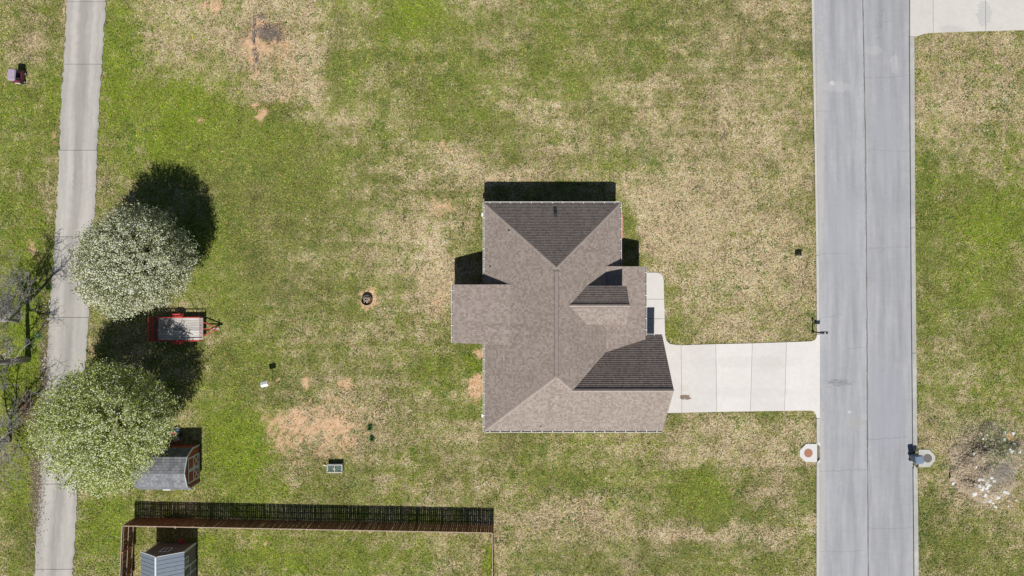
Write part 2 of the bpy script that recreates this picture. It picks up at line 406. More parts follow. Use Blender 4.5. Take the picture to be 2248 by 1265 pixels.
def inpoly(x, y, poly):
    r = np.zeros(x.shape, bool); n = len(poly)
    for i in range(n):
        (x1, y1), (x2, y2) = poly[i], poly[(i+1) % n]
        if y1 == y2: continue
        c = ((y1 > y) != (y2 > y)) & (x < (x2-x1)*(y-y1)/(y2-y1)+x1); r ^= c
    return r
def ccw(p):
    a = sum(p[i][0]*p[(i+1) % len(p)][1]-p[(i+1) % len(p)][0]*p[i][1] for i in range(len(p)))
    return p if a > 0 else p[::-1]
ROADP = wpl(KERB_L) + wpl(KERB_R)[::-1]
LANEP = wpl(LANE_L) + wpl(LANE_R)[::-1]

# ------------------------------------------------------------------ ground: one sheet to the horizon, finer where the camera looks
xs = np.concatenate([-np.geomspace(900, 52, 14), np.arange(-50, 50.01, .25), np.geomspace(52, 900, 14)])
ys = np.concatenate([-np.geomspace(900, 34, 14), np.arange(-32, 32.01, .25), np.geomspace(34, 900, 14)])
GX, GY = np.meshgrid(xs, ys); nx, ny = len(xs), len(ys)
d, so, br, vi = lawn_map(GX.ravel(), GY.ravel())
gz = .05*(fbm(GX.ravel()/3, GY.ravel()/3, 90, 3)-.5)*1.0 - .03
inr = inpoly(GX.ravel(), GY.ravel(), ROADP); gz[inr] = -.16
for pp in (LANEP, wpl(DRIVE), wpl(DRIVE2), wpl(WALK)): gz[inpoly(GX.ravel(), GY.ravel(), pp)] = np.minimum(gz[inpoly(GX.ravel(), GY.ravel(), pp)], -.05)
gv = np.stack([GX.ravel(), GY.ravel(), gz], 1)
idx = np.arange(nx*ny).reshape(ny, nx)
gf = np.stack([idx[:-1, :-1].ravel(), idx[:-1, 1:].ravel(), idx[1:, 1:].ravel(), idx[1:, :-1].ravel()], 1)
me = bpy.data.meshes.new('ground')
me.vertices.add(len(gv)); me.vertices.foreach_set('co', gv.astype(np.float32).ravel())
me.loops.add(gf.size); me.loops.foreach_set('vertex_index', gf.astype(np.int32).ravel())
me.polygons.add(len(gf)); me.polygons.foreach_set('loop_start', np.arange(0, gf.size, 4, dtype=np.int32))
at = me.attributes.new('Lawn', 'FLOAT_COLOR', 'POINT')
at.data.foreach_set('color', np.stack([d, so, br, vi], 1).astype(np.float32).ravel())
me.update(calc_edges=True)
m, n, b = newmat('lawn_ground')
a = n.nodes.new('ShaderNodeAttribute'); a.attribute_name = 'Lawn'
sp = n.nodes.new('ShaderNodeSeparateColor'); n.links.new(a.outputs['Color'], sp.inputs[0])
v = geo_pos(n)
f1 = noise(n, v, 3.0, 5, .7); f2 = noise(n, v, 14.0, 4, .7); f3 = noise(n, v, 45.0, 3, .7)
hf = math_(n, 'ADD', math_(n, 'MULTIPLY', math_(n, 'SUBTRACT', f1, .5), .6), math_(n, 'MULTIPLY', math_(n, 'SUBTRACT', f2, .5), 1.5))
dd = math_(n, 'ADD', sp.outputs[0], hf)
GREEN = mixc(n, a.outputs['Alpha'], (.14, .15, .052), (.16, .225, .022))
TAN = mixc(n, ramp(n, f1, [(.3, 0.0), (.7, 1.0)]), (.37, .30, .165), (.57, .455, .305))
c = mixc(n, ramp(n, dd, [(.18, 0.0), (.80, 1.0)]), GREEN, TAN)
c = mixc(n, math_(n, 'MULTIPLY', sp.outputs[2], .85), c, mixc(n, f2, (.10, .07, .045), (.30, .22, .15)))
c = mixc(n, sp.outputs[1], c, mixc(n, ramp(n, f1, [(.3, 0.0), (.7, 1.0)]), (.46, .275, .15), (.66, .47, .305)))
c = mixc(n, 1.0, c, ramp(n, f3, [(.25, .55), (.75, 1.4)]), 'MULTIPLY')
n.links.new(c, b.inputs['Base Color']); b.inputs['Roughness'].default_value = .95; b.inputs['Specular IOR Level'].default_value = .1
bump(n, b, math_(n, 'ADD', f2, f3), .7, .03)
me.materials.append(m)
ground = bpy.data.objects.new('ground', me); col.objects.link(ground)
tag(ground, 'patchy half dry lawn and bare red soil', 'ground', kind='structure')

# ------------------------------------------------------------------ paving
CREAM = concrete('driveway_concrete', (.585, .56, .53), (.635, .61, .58), stain=[P(1640, 795) + (5.0, .55, (.50, .475, .45), .30), P(1640, 862) + (5.0, .5, (.50, .475, .45), .28), P(1504, 872) + (.52, .26, (.17, .12, .085), .9), P(1500, 852) + (.5, .25, (.45, .40, .33), .25), P(1690, 800) + (1.2, .9, (.50, .47, .44), .35)])
PALE = concrete('pale_concrete', (.50, .48, .45), (.56, .54, .50), stain=[P(2160, 30) + (.7, 1.2, (.38, .38, .38), .6), P(2090, 65) + (1.2, .4, (.40, .39, .37), .5)])
LANEM = concrete('old_lane_concrete', (.42, .40, .37), (.48, .455, .41), wear=[(0.0, .55), (.12, .75), (.27, 1.0), (.45, .35), (.55, .30), (.72, .95), (.9, .8), (1.0, .5)])
ROADM = concrete('road_surface', (.35, .355, .378), (.41, .412, .422), cool=(.36, .37, .40), wear=[(0.0, .9), (.2, .75), (.35, .6), (.5, .72), (.75, .62), (.9, .8), (1.0, .95)],
    stain=[P(1828,182)+(.26,.2,(.55,.53,.50),.7), P(1965,140)+(.4,.9,(.43,.43,.43),.35), P(1918,110)+(.8,.5,(.43,.425,.41),.3), P(1866,905)+(.14,.14,(.52,.53,.52),.6), P(1945,900)+(2.2,4.0,(.30,.31,.345),.5), P(1850,500)+(1.6,5.0,(.31,.32,.35),.5), P(1950,300)+(1.2,5.0,(.31,.32,.35),.5), P(1803,300)+(.35,12,(.42,.395,.36),.5), P(1805,1100)+(.35,9,(.42,.395,.36),.5), P(1845,840)+(1.0,.35,(.20,.205,.215),.55), P(1880,930)+(.8,.6,(.33,.32,.30),.5), P(1840,190)+(1.2,.5,(.42,.42,.43),.4)])
KERBM = concrete('kerb_concrete', (.42, .41, .385), (.50, .49, .45))
KERBG = concrete('weathered_kerb_concrete', (.30, .30, .285), (.47, .46, .43))
JOINT = pm('joint_dirt', (.13, .115, .095), .95, .3, 8)

def strip(mb, L, Rr, y0, y1, z, zlo, step=12, jl=0.0, jr=0.0, seed=0):
    """slab between two edge lines from photo row y0 to y1, ragged edges, UV = (across, along metres)"""
    nn = max(2, int((y1-y0)/step)+1); q = [y0+(y1-y0)*i/(nn-1) for i in range(nn)]
    rr = random.Random(seed + int(y0))
    la = [P(xat(L, y) + jl*rr.uniform(-1, 1), y, z) for y in q]; ra = [P(xat(Rr, y) + jr*rr.uniform(-1, 1), y, z) for y in q]
    for i in range(nn-1):
        p = [la[i+1] + (z,), ra[i+1] + (z,), ra[i] + (z,), la[i] + (z,)]
        mb.face(p, [(0, p[0][1]), (1, p[1][1]), (1, p[2][1]), (0, p[3][1])])
        for A, s in ((la, 1), (ra, -1)):
            e = [A[i] + (z,), A[i] + (zlo,), A[i+1] + (zlo,), A[i+1] + (z,)]
            mb.face(e[::s], [(0 if s > 0 else 1, k[1]) for k in e[::s]])
    for k, s in ((0, 1), (nn-1, -1)):
        e = [la[k] + (z,), ra[k] + (z,), ra[k] + (zlo,), la[k] + (zlo,)]
        mb.face(e[::s], [(0, e[0][1])]*4)
    return mb

lane = MB(); strip(lane, LANE_L, LANE_R, -1780, 2980, -.015, -.12, 40)
lane_o = tag(lane.build('concrete_lane', JOINT), 'narrow old concrete lane along the left with ragged edges', 'lane', kind='structure')
lj = [-1780, -1400, -1000, -600, -380, -200, 4, 141, 330, 520, 697, 880, 1063, 1250, 1440, 1690, 2100, 2500, 2980]
for i in range(len(lj)-1):
    mbs = strip(MB(), LANE_L, LANE_R, lj[i]+.45, lj[i+1]-.45, .03, -.06, 7, 2.2, 2.0, seed=i)
    mbs.build('slab', LANEM, lane_o)

road = MB(); strip(road, ROAD_L, ROAD_R, -1790, 2990, -.125, -.2, 60)
road_o = tag(road.build('road', JOINT), 'wide blue grey road with a centre joint', 'road', kind='structure')
RC1 = [(x-.9, y) for x, y in ROAD_C]; RC2 = [(x+.9, y) for x, y in ROAD_C]; RR2 = [(x-.8, y) for x, y in ROAD_R]
strip(MB(), ROAD_L, RC1, -1790, 2990, -.105, -.2, 20, 0, .5, 1).build('road_slab', ROADM, road_o)
strip(MB(), RC2, RR2, -1790, 2990, -.105, -.2, 20, .5, 0, 2).build('road_slab', ROADM, road_o)
# hairline cracks, thin tar-dark lines lying on the road
def crack(pts, wd, seed, mat=None):
    rr = random.Random(seed); q = resample(wpl(pts, -.1), .18); mb = MB(); prev = None
    q = [(x + rr.gauss(0, .025), y + rr.gauss(0, .03)) for x, y in q]
    for i in range(len(q)-1):
        (x0, y0), (x1, y1) = q[i], q[i+1]; L = math.hypot(x1-x0, y1-y0) or 1; k = wd*rr.uniform(.2, .75)/2
        ox, oy = -(y1-y0)/L*k, (x1-x0)/L*k
        mb.face([(x0-ox, y0-oy, -.1005), (x1-ox, y1-oy, -.1005), (x1+ox, y1+oy, -.1005), (x0+ox, y0+oy, -.1005)])
    o = mb.build('crack', mat or CRACKM, road_o); return o
CRACKM = pm('crack_fill', (.17, .17, .175), .95, .3, 8)
for i, (p, wd) in enumerate([([(1799,1035),(1830,1034),(1865,1032),(1904,1031)],.03), ([(1904,965),(1950,963),(1990,960)],.03), ([(1905,545),(1960,543),(2000,542)],.025),
    ([(1795,562),(1815,556),(1860,557)],.025), ([(1898,172),(1950,170),(1998,165)],.025), ([(1789,243),(1830,244)],.025), ([(1904,330),(1960,331),(1998,333)],.022),
    ([(1862,767),(1880,764),(1904,763)],.025), ([(1905,1160),(1960,1162),(2005,1158)],.022), ([(1798,700),(1850,690)],.02), ([(1896,120),(1897,300),(1900,520)],.04),
    ([(1902,700),(1902,860),(1903,1000)],.035), ([(1907,1010),(1912,1060),(1908,1140)],.03), ([(1930,50),(1936,60),(1933,45)],.05), ([(1800,1210),(1850,1212),(1900,1208)],.02)]):
    crack(p, wd, i)
for i, (x, y) in enumerate([(1830,836),(1838,841),(1845,838),(1853,843),(1861,845),(1868,841),(1810,836),(1820,842),(1815,848),(1835,848),(1928,35),(1932,22),(1940,50),(1924,60),(1922,85)]):
    crack([(x, y), (x+6, y+random.uniform(-3, 3)), (x+10, y+random.uniform(-3, 3))], .045, 50+i)

def kerb(name, A, B, spans, label, mt):
    mb = MB()
    for (y0, y1) in spans:
        strip(mb, A, B, y0, y1, .035, -.16, 30)
    return tag(mb.build(name, mt), label, 'kerb', kind='structure')
kerb('kerb', KERB_L, [(x-.3, y) for x, y in ROAD_L], [(-1790, 560), (561, 734), (919, 972), (1016, 2990)], 'pale concrete kerb along the left side of the road', KERBM)
kerb('kerb', [(x+.5, y) for x, y in ROAD_R], KERB_R, [(81, 500), (501, 775), (776, 983), (1029, 2990)], 'grey weathered concrete kerb along the right side of the road', KERBG)

def slabset(name, poly, joints, m_, label, ztop, edge_z=None, edge_x=None):
    """paved area cut into slabs by near-vertical joints (photo x at top, x at bottom)"""
    bed = MB(); pw = ccw(wpl(poly)); bed.prism(pw, -.14, -.012 if edge_z is None else -.118)
    o = tag(bed.build(name, JOINT), label, name.split('_')[-1], kind='structure')
    cuts = [(-1e5, -1e5)] + joints + [(1e5, 1e5)]
    for (a, b_) in zip(cuts[:-1], cuts[1:]):
        # clip the outline in photo pixels between two cut lines
        y0, y1 = min(p[1] for p in poly), max(p[1] for p in poly)
        def line(c):
            return lambda p: p[0] - (c[0] + (c[1]-c[0])*(p[1]-y0)/(y1-y0))
        q = clip(poly, lambda p: line(a)(p) - .3); q = clip(q, lambda p: -(line(b_)(p) + .3))
        if len(q) < 3: continue
        q = [q[i] for i in range(len(q)) if math.dist(q[i], q[i-1]) > .05]
        w_ = [P(x, y, ztop) for x, y in q]
        zt = [ztop if edge_z is None or p[0] < edge_x else (edge_z if p[0] > edge_x+40 else ztop) for p in q]
        if edge_z is not None: zt = [edge_z if p[0] > 1799 else ztop for p in q]
        if w_ != ccw(w_): w_ = w_[::-1]; zt = zt[::-1]
        MB().prism(w_, -.10 if edge_z is None else -.115, zt).build('slab', m_, o)
    return o
def clip(poly, f):
    out = []
    for i in range(len(poly)):
        a, b_ = poly[i], poly[(i+1) % len(poly)]; fa, fb = f(a), f(b_)
        if fa >= 0: out.append(a)
        if (fa >= 0) != (fb >= 0):
            t = fa/(fa-fb); out.append((a[0]+(b_[0]-a[0])*t, a[1]+(b_[1]-a[1])*t))
    return out
slabset('driveway', DRIVE, [(1495, 1497), (1571, 1574), (1652, 1647), (1727, 1722)], CREAM, 'cream concrete driveway from the garage to the road with a brown stain', .03)
o = slabset('walkway', [p for p in WALK], [], CREAM, 'short cream concrete walkway beside the front porch', .026)
# joints across the walkway
for (y_, xa, xb) in ((657, 1418, 1458.2), (700, 1418, 1459.5)):
    MB().prism(ccw([P(xa, y_-.4), P(xb, y_-.4), P(xb, y_+.4), P(xa, y_+.4)]), .0, .0285).build('joint', JOINT, o)
slabset('neighbour_driveway', DRIVE2, [(2048, 2049), (2163, 2164)], PALE, 'pale concrete driveway in the top right corner', .03)

# ------------------------------------------------------------------ grass blades
def green_cols(n_, vi, r_):
    a = np.array([.162, .165, .045]); b_ = np.array([.200, .275, .012]); k = np.clip(vi + r_.normal(0, .25, n_), 0, 1)[:, None]
    c_ = a*(1-k) + b_*k; return c_*np.exp(r_.normal(0, .42, n_))[:, None]
def tan_cols(n_, r_):
    a = np.array([.37, .285, .17]); b_ = np.array([.76, .605, .43]); k = r_.beta(2, 2, n_)[:, None]
    return (a*(1-k) + b_*k)*np.exp(r_.normal(0, .28, n_))[:, None]
NB = 1150000
gx = rng.uniform(-46, 46, NB); gy = rng.uniform(-28.5, 28.5, NB)
keep = np.ones(NB, bool)
house_core = [(-1.6, -10.3), (10.8, -10.3), (10.8, -4.1), (7.6, -4.1), (7.6, 5.9), (-1.6, 5.9)]
for pp in (ROADP, LANEP, wpl(DRIVE), wpl(WALK), wpl(DRIVE2), wpl(PAD_L), wpl(PAD_R), house_core): keep &= ~inpoly(gx, gy, pp)
# overgrown, ragged edges beside the lane: let a few blades reach 8 cm over it
gx, gy = gx[keep], gy[keep]
d, so, br, vi = lawn_map(gx, gy)
tuft = fbm(gx/.28, gy/.28, 120, 2, .5); tuft2 = fbm(gx/.9, gy/.9, 130, 3, .6)
den = np.clip(1.0 - .8*so - .55*br, .04, 1)
k2 = rng.uniform(0, 1, len(gx)) < den
gx, gy, d, so, br, vi, tuft, tuft2 = [q[k2] for q in (gx, gy, d, so, br, vi, tuft, tuft2)]
N = len(gx)
pd = np.clip(.43 + (d + .8*(tuft-.5) + .35*(tuft2-.5) - .5)*1.6, .06, .92)
isd = rng.uniform(0, 1, N) < pd
cg = green_cols(N, vi, rng); ct = tan_cols(N, rng)
kd = np.clip((d-.12)/.5 + rng.normal(0, .18, N), 0, 1)[:, None]; ct *= np.clip(.55 + .9*fbm(gx/3.2, gy/3.2, 210, 3, .55), .6, 1.15)[:, None]; ct = (np.array([.37, .345, .12])*np.exp(rng.normal(0, .25, N))[:, None])*(1-kd) + ct*kd
cc = np.where(isd[:, None], ct, cg)
ol = rng.uniform(0, 1, N) < .22; cc[ol] = (np.array([.33, .31, .115])*np.exp(rng.normal(0, .3, N))[:, None])[ol]
dk = rng.uniform(0, 1, N) < .15; cc[dk] = (np.array([.06, .062, .026])*np.exp(rng.normal(0, .3, N))[:, None])[dk]
cl = (fbm(gx/.5, gy/.5, 170, 2, .5)*.6 + fbm(gx/2.5, gy/2.5, 180, 2, .5)*.4 > .665) & (rng.uniform(0, 1, N) < .75)      # dark weed clumps
cc[cl] = (np.array([.085, .145, .022])*np.exp(rng.normal(0, .35, N))[:, None])[cl]
thick = fbm(gx/.8, gy/.8, 190, 3, .6); cc = cc*np.clip(.76 + 1.2*(thick-.25), .66, 1.42)[:, None]      # thicker and thinner turf
cb = np.array([.17, .115, .07])*np.exp(rng.normal(0, .45, N))[:, None]
isb = rng.uniform(0, 1, N) < br*.85; cc[isb] = cb[isb]
pk = rng.uniform(0, 1, N) < np.clip(so*.5 + .06, 0, .5); cc[pk] = (np.array([.48, .29, .16])*np.exp(rng.normal(0, .25, N))[:, None])[pk]
ang = rng.uniform(0, 2*np.pi, N); L = rng.uniform(.07, .15, N)*np.where(isd, 1.05, .95); W = rng.uniform(.035, .07, N)
til = rng.uniform(.05, .55, N)
dx, dy = np.cos(ang), np.sin(ang)
z0 = -.035 + rng.uniform(-.01, .01, N)
vb = np.zeros((N, 3, 3))
vb[:, 0] = np.stack([gx - dy*W/2, gy + dx*W/2, z0], 1); vb[:, 1] = np.stack([gx + dy*W/2, gy - dx*W/2, z0], 1)
hl = L*np.cos(til)
vb[:, 2] = np.stack([gx + dx*hl, gy + dy*hl, z0 + L*np.sin(til) + .02], 1)
vb[:, :2, 2] += .02
gme = np_mesh('grass', vb.reshape(-1, 3), 3, np.clip(cc, 0, .8), attr_mat('grass_blades', .9, trans=.25))
go = bpy.data.objects.new('grass', gme); col.objects.link(go)
tag(go, 'short patchy grass, part green and part straw dry, covering the yards', 'grass', kind='stuff')

# ------------------------------------------------------------------ the house
SHING = shingle('brown_shingles', [(.225, .183, .158), (.288, .24, .212), (.345, .293, .263)], .175, .15)
CAPM = pm('ridge_cap_shingle', (.33, .275, .245), .95, .2, 5)
VENTM = pm('ridge_vent_shingle', (.30, .245, .225), .95, .15, 5)
WHITE = pm('white_trim', (.78, .77, .74), .5, .06, 3)
GUTIN = pm('gutter_inside', (.11, .105, .10), .9, .3, 5)
DARKM = pm('black_metal', (.02, .022, .024), .5, .2, 10)
def brickmat():
    m, n, b = newmat('red_brick')
    t = n.nodes.new('ShaderNodeTexBrick'); v = geo_pos(n)
    sp = n.nodes.new('ShaderNodeSeparateXYZ'); n.links.new(v, sp.inputs[0])
    cx = n.nodes.new('ShaderNodeCombineXYZ'); n.links.new(math_(n, 'ADD', sp.outputs[0], sp.outputs[1]), cx.inputs[0]); n.links.new(sp.outputs[2], cx.inputs[1])
    n.links.new(cx.outputs[0], t.inputs['Vector']); t.inputs['Scale'].default_value = 1; t.inputs['Brick Width'].default_value = .21; t.inputs['Row Height'].default_value = .075
    t.inputs['Mortar Size'].default_value = .008; t.inputs['Color1'].default_value = (.30, .12, .075, 1); t.inputs['Color2'].default_value = (.42, .20, .13, 1); t.inputs['Mortar'].default_value = (.45, .42, .38, 1)
    n.links.new(t.outputs[0], b.inputs['Base Color']); b.inputs['Roughness'].default_value = .9; bump(n, b, t.outputs['Fac'], -.4, .01)
    return m
BRICK = brickmat()
GLASS = pm('dark_window_glass', (.03, .04, .05), .08, .1, 2, spec=.6)
DOORM = pm('brown_door_paint', (.13, .06, .035), .5, .1, 4)
SIDING = pm('cream_siding', (.55, .52, .46), .7, .06, 3)

ZE = 2.8; ins = .06
XL, XR, YT, YB = -2.118+ins, 8.163-ins, 6.405-ins, -10.776+ins
XRG = (XL+XR)/2; MX, MN, MS = .95, .976, 1.03
ZR = ZE + MX*(XR-XL)/2; YN = YT-(ZR-ZE)/MN; YS = YB+(ZR-ZE)/MS
YGN = -3.57; YG = (YB+YGN)/2; XG = 11.27; ZG = ZE + MS*(YG-YB); XV = XR-(ZG-ZE)/MX
house = thing('house', 'brick house with a brown shingled hip and gable roof and white gutters', 'house', (3.0, -2.0, 0))
hroof = MB()
def slope(poly, plane, up, parent, name='roof_slope', m_=None, row=.175, thick=.16, lift=.034):
    """shingled roof face: plan outline, plane(x,y)->z, plan direction of the rise. Courses are real overlapping steps."""
    mb = MB(); poly = ccw([tuple(p) for p in poly])
    x0, y0 = poly[0]; g = plane(x0+up[0], y0+up[1])-plane(x0, y0); k = math.sqrt(1+g*g); e = row/k
    al = (up[1], -up[0]); s_ = lambda p: p[0]*up[0]+p[1]*up[1]; a_ = lambda p: p[0]*al[0]+p[1]*al[1]
    smin, smax = min(map(s_, poly)), max(map(s_, poly)); i = 0; base = smin
    while base + i*e < smax - 1e-4:
        lo, hi = base+i*e, min(base+(i+1)*e, smax)
        q = clip(poly, lambda p: s_(p)-lo); q = clip(q, lambda p: hi-s_(p)) if len(q) > 2 else []
        if len(q) > 2:
            pts = [(p[0], p[1], plane(*p) + .003 + lift*(1-(s_(p)-lo)/e)) for p in q]
            mb.face(pts, [(a_(p), (s_(p)-base)*k) for p in q])
            low = sorted([p for p in pts if s_(p)-lo < 1e-6], key=a_)
            if len(low) >= 2:
                A, B = low[0], low[-1]
                mb.face([A, B, (B[0], B[1], B[2]-lift-.006), (A[0], A[1], A[2]-lift-.006)], [(a_(A), (lo-base)*k+.01), (a_(B), (lo-base)*k+.01)]*2)
        i += 1
    n_ = len(poly)                       # the deck below, with its edges
    vs = [(p[0], p[1], plane(*p)) for p in poly] + [(p[0], p[1], plane(*p)-thick) for p in poly]
    mb.add(vs, [tuple(range(2*n_-1, n_-1, -1))] + [(j, j+n_, (j+1) % n_+n_, (j+1) % n_) for j in range(n_)])
    o = mb.build(name, m_ or SHING, parent, world=True); o['kind'] = 'stuff'; return o
roof = MB().box(XL+.9, XR-.9, YB+.9, YT-.9, ZE+.15, ZE+.3).build('roof', WHITE, house, world=True)   # attic floor that carries the slopes
fW = lambda x, y: ZE+MX*(x-XL); fE = lambda x, y: ZE+MX*(XR-x); fN = lambda x, y: ZE+MN*(YT-y); fS = lambda x, y: ZE+MS*(y-YB); fG = lambda x, y: ZE+MS*(YGN-y)
slope([(XL,YT),(XL,YB),(XRG,YS),(XRG,YN)], fW, (1,0), roof)
slope([(XR,YT),(XRG,YN),(XRG,YS),(XV,YG),(XR,YGN)], fE, (-1,0), roof)
slope([(XL,YT),(XRG,YN),(XR,YT)], fN, (0,-1), roof)
slope([(XL,YB),(XG,YB),(XG,YG),(XV,YG),(XRG,YS)], fS, (0,1), roof)
slope([(XV,YG),(XG,YG),(XG,YGN),(XR,YGN)], fG, (0,-1), roof)
# front porch roof (flatter), back patio roof, small gable over the entrance
XP, ZP = 9.94, 3.08; XPI = 6.87; MP = (fE(XPI,0)-ZP)/(XP-XPI); YP = 1.60
fP = lambda x, y: ZP+MP*(XP-x)
slope([(XPI,YP),(XP,YP),(XP,-3.62),(9.3,-4.9),(XPI,-4.9)][:3]+[(XP,-3.9),(XPI,-4.9)], fP, (-1,0), roof)
XB, XBI = -4.40, -.13; MB_ = (fW(XBI,0)-ZP)/(XBI-XB); fB = lambda x, y: ZP+MB_*(x-XB)
slope([(XB,.255),(XB,-4.10),(XBI,-4.10),(XBI,.255)], fB, (1,0), roof)
YD, HD, ZDE = -1.22, 1.38, 5.42; ZDR = ZDE+MX*HD; XDF = 8.15
fDN = lambda x, y: ZDR-MX*(y-YD); fDS = lambda x, y: ZDR+MX*(y-YD)
xa, xb = XR-(ZDR-ZE)/MX, XR-(ZDE-ZE)/MX
slope([(xa,YD),(XDF,YD),(XDF,YD+HD),(xb,YD+HD)], fDN, (0,-1), roof)
slope([(xa,YD),(XDF,YD),(XDF,YD-HD),(xb,YD-HD)], fDS, (0,1), roof)

def capline(name, a, b_, n1, n2, wd, up, m_, parent):
    """bent cap strip along a ridge or hip: n1, n2 = plan offsets to the two sides with their drop"""
    mb = MB(); A, B = Vector(a), Vector(b_)
    o1, o2 = Vector(n1)*wd, Vector(n2)*wd; u = Vector((0, 0, up))
    mb.face([A+u, B+u, B+o1+u, A+o1+u]); mb.face([B+u, A+u, A+o2+u, B+o2+u])
    d_ = Vector((0, 0, up+.02))
    for o_, s in ((o1, 1), (o2, -1)):
        q = [A+o_+u, B+o_+u, B+o_+u-d_, A+o_+u-d_]; mb.face(q[::s])
    for E in (A, B): mb.face([E+u, E+o1+u, E+o1+u-d_, E+u-d_]); mb.face([E+u, E+o2+u, E+o2+u-d_, E+u-d_])
    return mb.build(name, m_, parent, world=True)
# raised ridge vent along the main ridge, caps on the other ridges and on the hips
capline('ridge_vent', (XRG, YN-.25, ZR), (XRG, YS+.05, ZR), (-1,0,-MX), (1,0,-MX), .13, .075, VENTM, roof)
capline('ridge_cap', (XV-.2, YG, ZG), (XG, YG, ZG), (0,1,-MS), (0,-1,-MS), .13, .07, CAPM, roof)
capline('ridge_cap', (xa-.12, YD, ZDR), (XDF, YD, ZDR), (0,1,-MX), (0,-1,-MX), .12, .06, CAPM, roof)
SLOT_SHADE = pm('vent_slot_shade', (.025, .024, .023), .9, .2, 5)  # near-black strips: main ridge vent slots, painted shadow line on the other ridges
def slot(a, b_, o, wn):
    A, B, o = Vector(a), Vector(b_), Vector(o); u = Vector((0, 0, .034)); MB().face([A+o*.125+u, B+o*.125+u, B+o*(.125+wn)+u, A+o*(.125+wn)+u]).face([B+o*.125+u, A+o*.125+u, A+o*.125+u*2, B+o*.125+u*2]).build('vent_slot_shade', SLOT_SHADE, roof, world=True)
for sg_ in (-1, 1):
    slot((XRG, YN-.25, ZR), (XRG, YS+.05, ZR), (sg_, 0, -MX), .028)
slot((XV+.15, YG, ZG), (XG-.1, YG, ZG), (0, 1, -MS), .06); slot((XV+.3, YG, ZG), (XG-.3, YG, ZG), (0, -1, -MS), .018)  # shade below the cap painted as dark strips, wider on the north side
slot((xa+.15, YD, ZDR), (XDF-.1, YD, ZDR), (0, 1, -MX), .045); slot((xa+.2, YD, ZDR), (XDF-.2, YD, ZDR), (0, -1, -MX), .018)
MB().box(XRG-.13, XRG+.13, YN-.265, YN-.235, ZR-.1, ZR-.03).build('vent_end', SLOT_SHADE, roof, world=True)
def hip(a, b_, off1, off2): capline('hip_cap', a, b_, off1, off2, .11, .035, CAPM, roof)
hip((XL,YT,ZE), (XRG,YN,ZR), (1,0,0), (0,-1,0)) if False else None
for (ex, ey, rx, ry, ga, gb) in ((XL,YT,XRG,YN,1,-1), (XR,YT,XRG,YN,-1,-1), (XL,YB,XRG,YS,1,1)):
    A = (ex, ey, ZE); B = (rx, ry, ZR); dv = Vector((rx-ex, ry-ey, 0)).normalized(); pn = Vector((-dv.y, dv.x, 0))
    offs = []
    for s in (1, -1):
        p = pn*s; q = Vector((rx, ry, 0))*.5+Vector((ex, ey, 0))*.5+p*.1; mid = (ZE+ZR)/2
        zz = min((fW if ex == XL else fE)(q.x, q.y), (fN if ey == YT else fS)(q.x, q.y)); offs.append((p.x, p.y, (zz-mid)/.1))
    capline('hip_cap', A, B, offs[0], offs[1], .115, .03, CAPM, roof)
offs = []
dv = Vector((XV-XRG, YG-YS, 0)).normalized(); pn = Vector((-dv.y, dv.x, 0))
for s in (1, -1):
    q = Vector(((XV+XRG)/2, (YG+YS)/2, 0))+pn*s*.1; offs.append((pn.x*s, pn.y*s, (min(fE(q.x,q.y), fS(q.x,q.y))-(ZR+ZG)/2)/.1))
capline('hip_cap', (XRG,YS,ZR), (XV,YG,ZG), offs[0], offs[1], .115, .03, CAPM, roof)

# gutters with hangers
hang_me = {}
def gutter(a, b_, out, z):
    """open trough along the eave from a to b (plan), out = outward unit vector"""
    ax, ay = a; bx, by = b_; ox, oy = out; W = .125
    mb = MB(); pr = [(0.0,-.02),(0.0,-.115),(W-.02,-.115),(W,-.02),(W,.0),(W-.018,.0),(W-.03,-.1),(.012,-.1),(.012,-.02)]
    vs = [(ax+ox*t, ay+oy*t, z+h) for t, h in pr] + [(bx+ox*t, by+oy*t, z+h) for t, h in pr]; k = len(pr)
    mb.add(vs, [(i, (i+1) % k, k+(i+1) % k, k+i) for i in range(k)] + [tuple(range(k)), tuple(range(2*k-1, k-1, -1))])
    g = mb.build('gutter', WHITE, house, world=True)
    fl = MB(); sh = .03
    fl.face([(ax+ox*.02, ay+oy*.02, z-.09), (bx+ox*.02, by+oy*.02, z-.09), (bx+ox*(W-.035), by+oy*(W-.035), z-.09), (ax+ox*(W-.035), ay+oy*(W-.035), z-.09)])
    fl.build('leaf_litter', GUTIN, g, world=True)
    Lg = math.hypot(bx-ax, by-ay); nh = max(1, int(Lg/.76)); tx, ty = (bx-ax)/Lg, (by-ay)/Lg
    for i in range(nh):
        s = (i+.5)*Lg/nh; cx, cy = ax+tx*s, ay+ty*s
        if nh and abs(ox) > .5: bb = MB().box(min(0, ox*(W-.004)), max(0, ox*(W-.004)), -.022, .022, -.012, .004) if ('x', ox) not in hang_me else None
        else: bb = MB().box(-.022, .022, min(0, oy*(W-.004)), max(0, oy*(W-.004)), -.012, .004) if ('y', oy) not in hang_me else None
        key = ('x', ox) if abs(ox) > .5 else ('y', oy)
        if bb:
            me_ = bb.mesh('hanger'); me_.materials.append(WHITE); hang_me[key] = me_
        h = bpy.data.objects.new('hanger', hang_me[key]); col.objects.link(h); h.parent = g
        h.location = (cx-house.location.x, cy-house.location.y, z-house.location.z)
    return g
gutter((XL,YT), (XR,YT), (0,1), ZE); gutter((XL,YB), (XG,YB), (0,-1), ZE)
gutter((XL,YT+.1), (XL,.27), (-1,0), ZE); gutter((XL,-4.12), (XL,YB-.1), (-1,0), ZE)
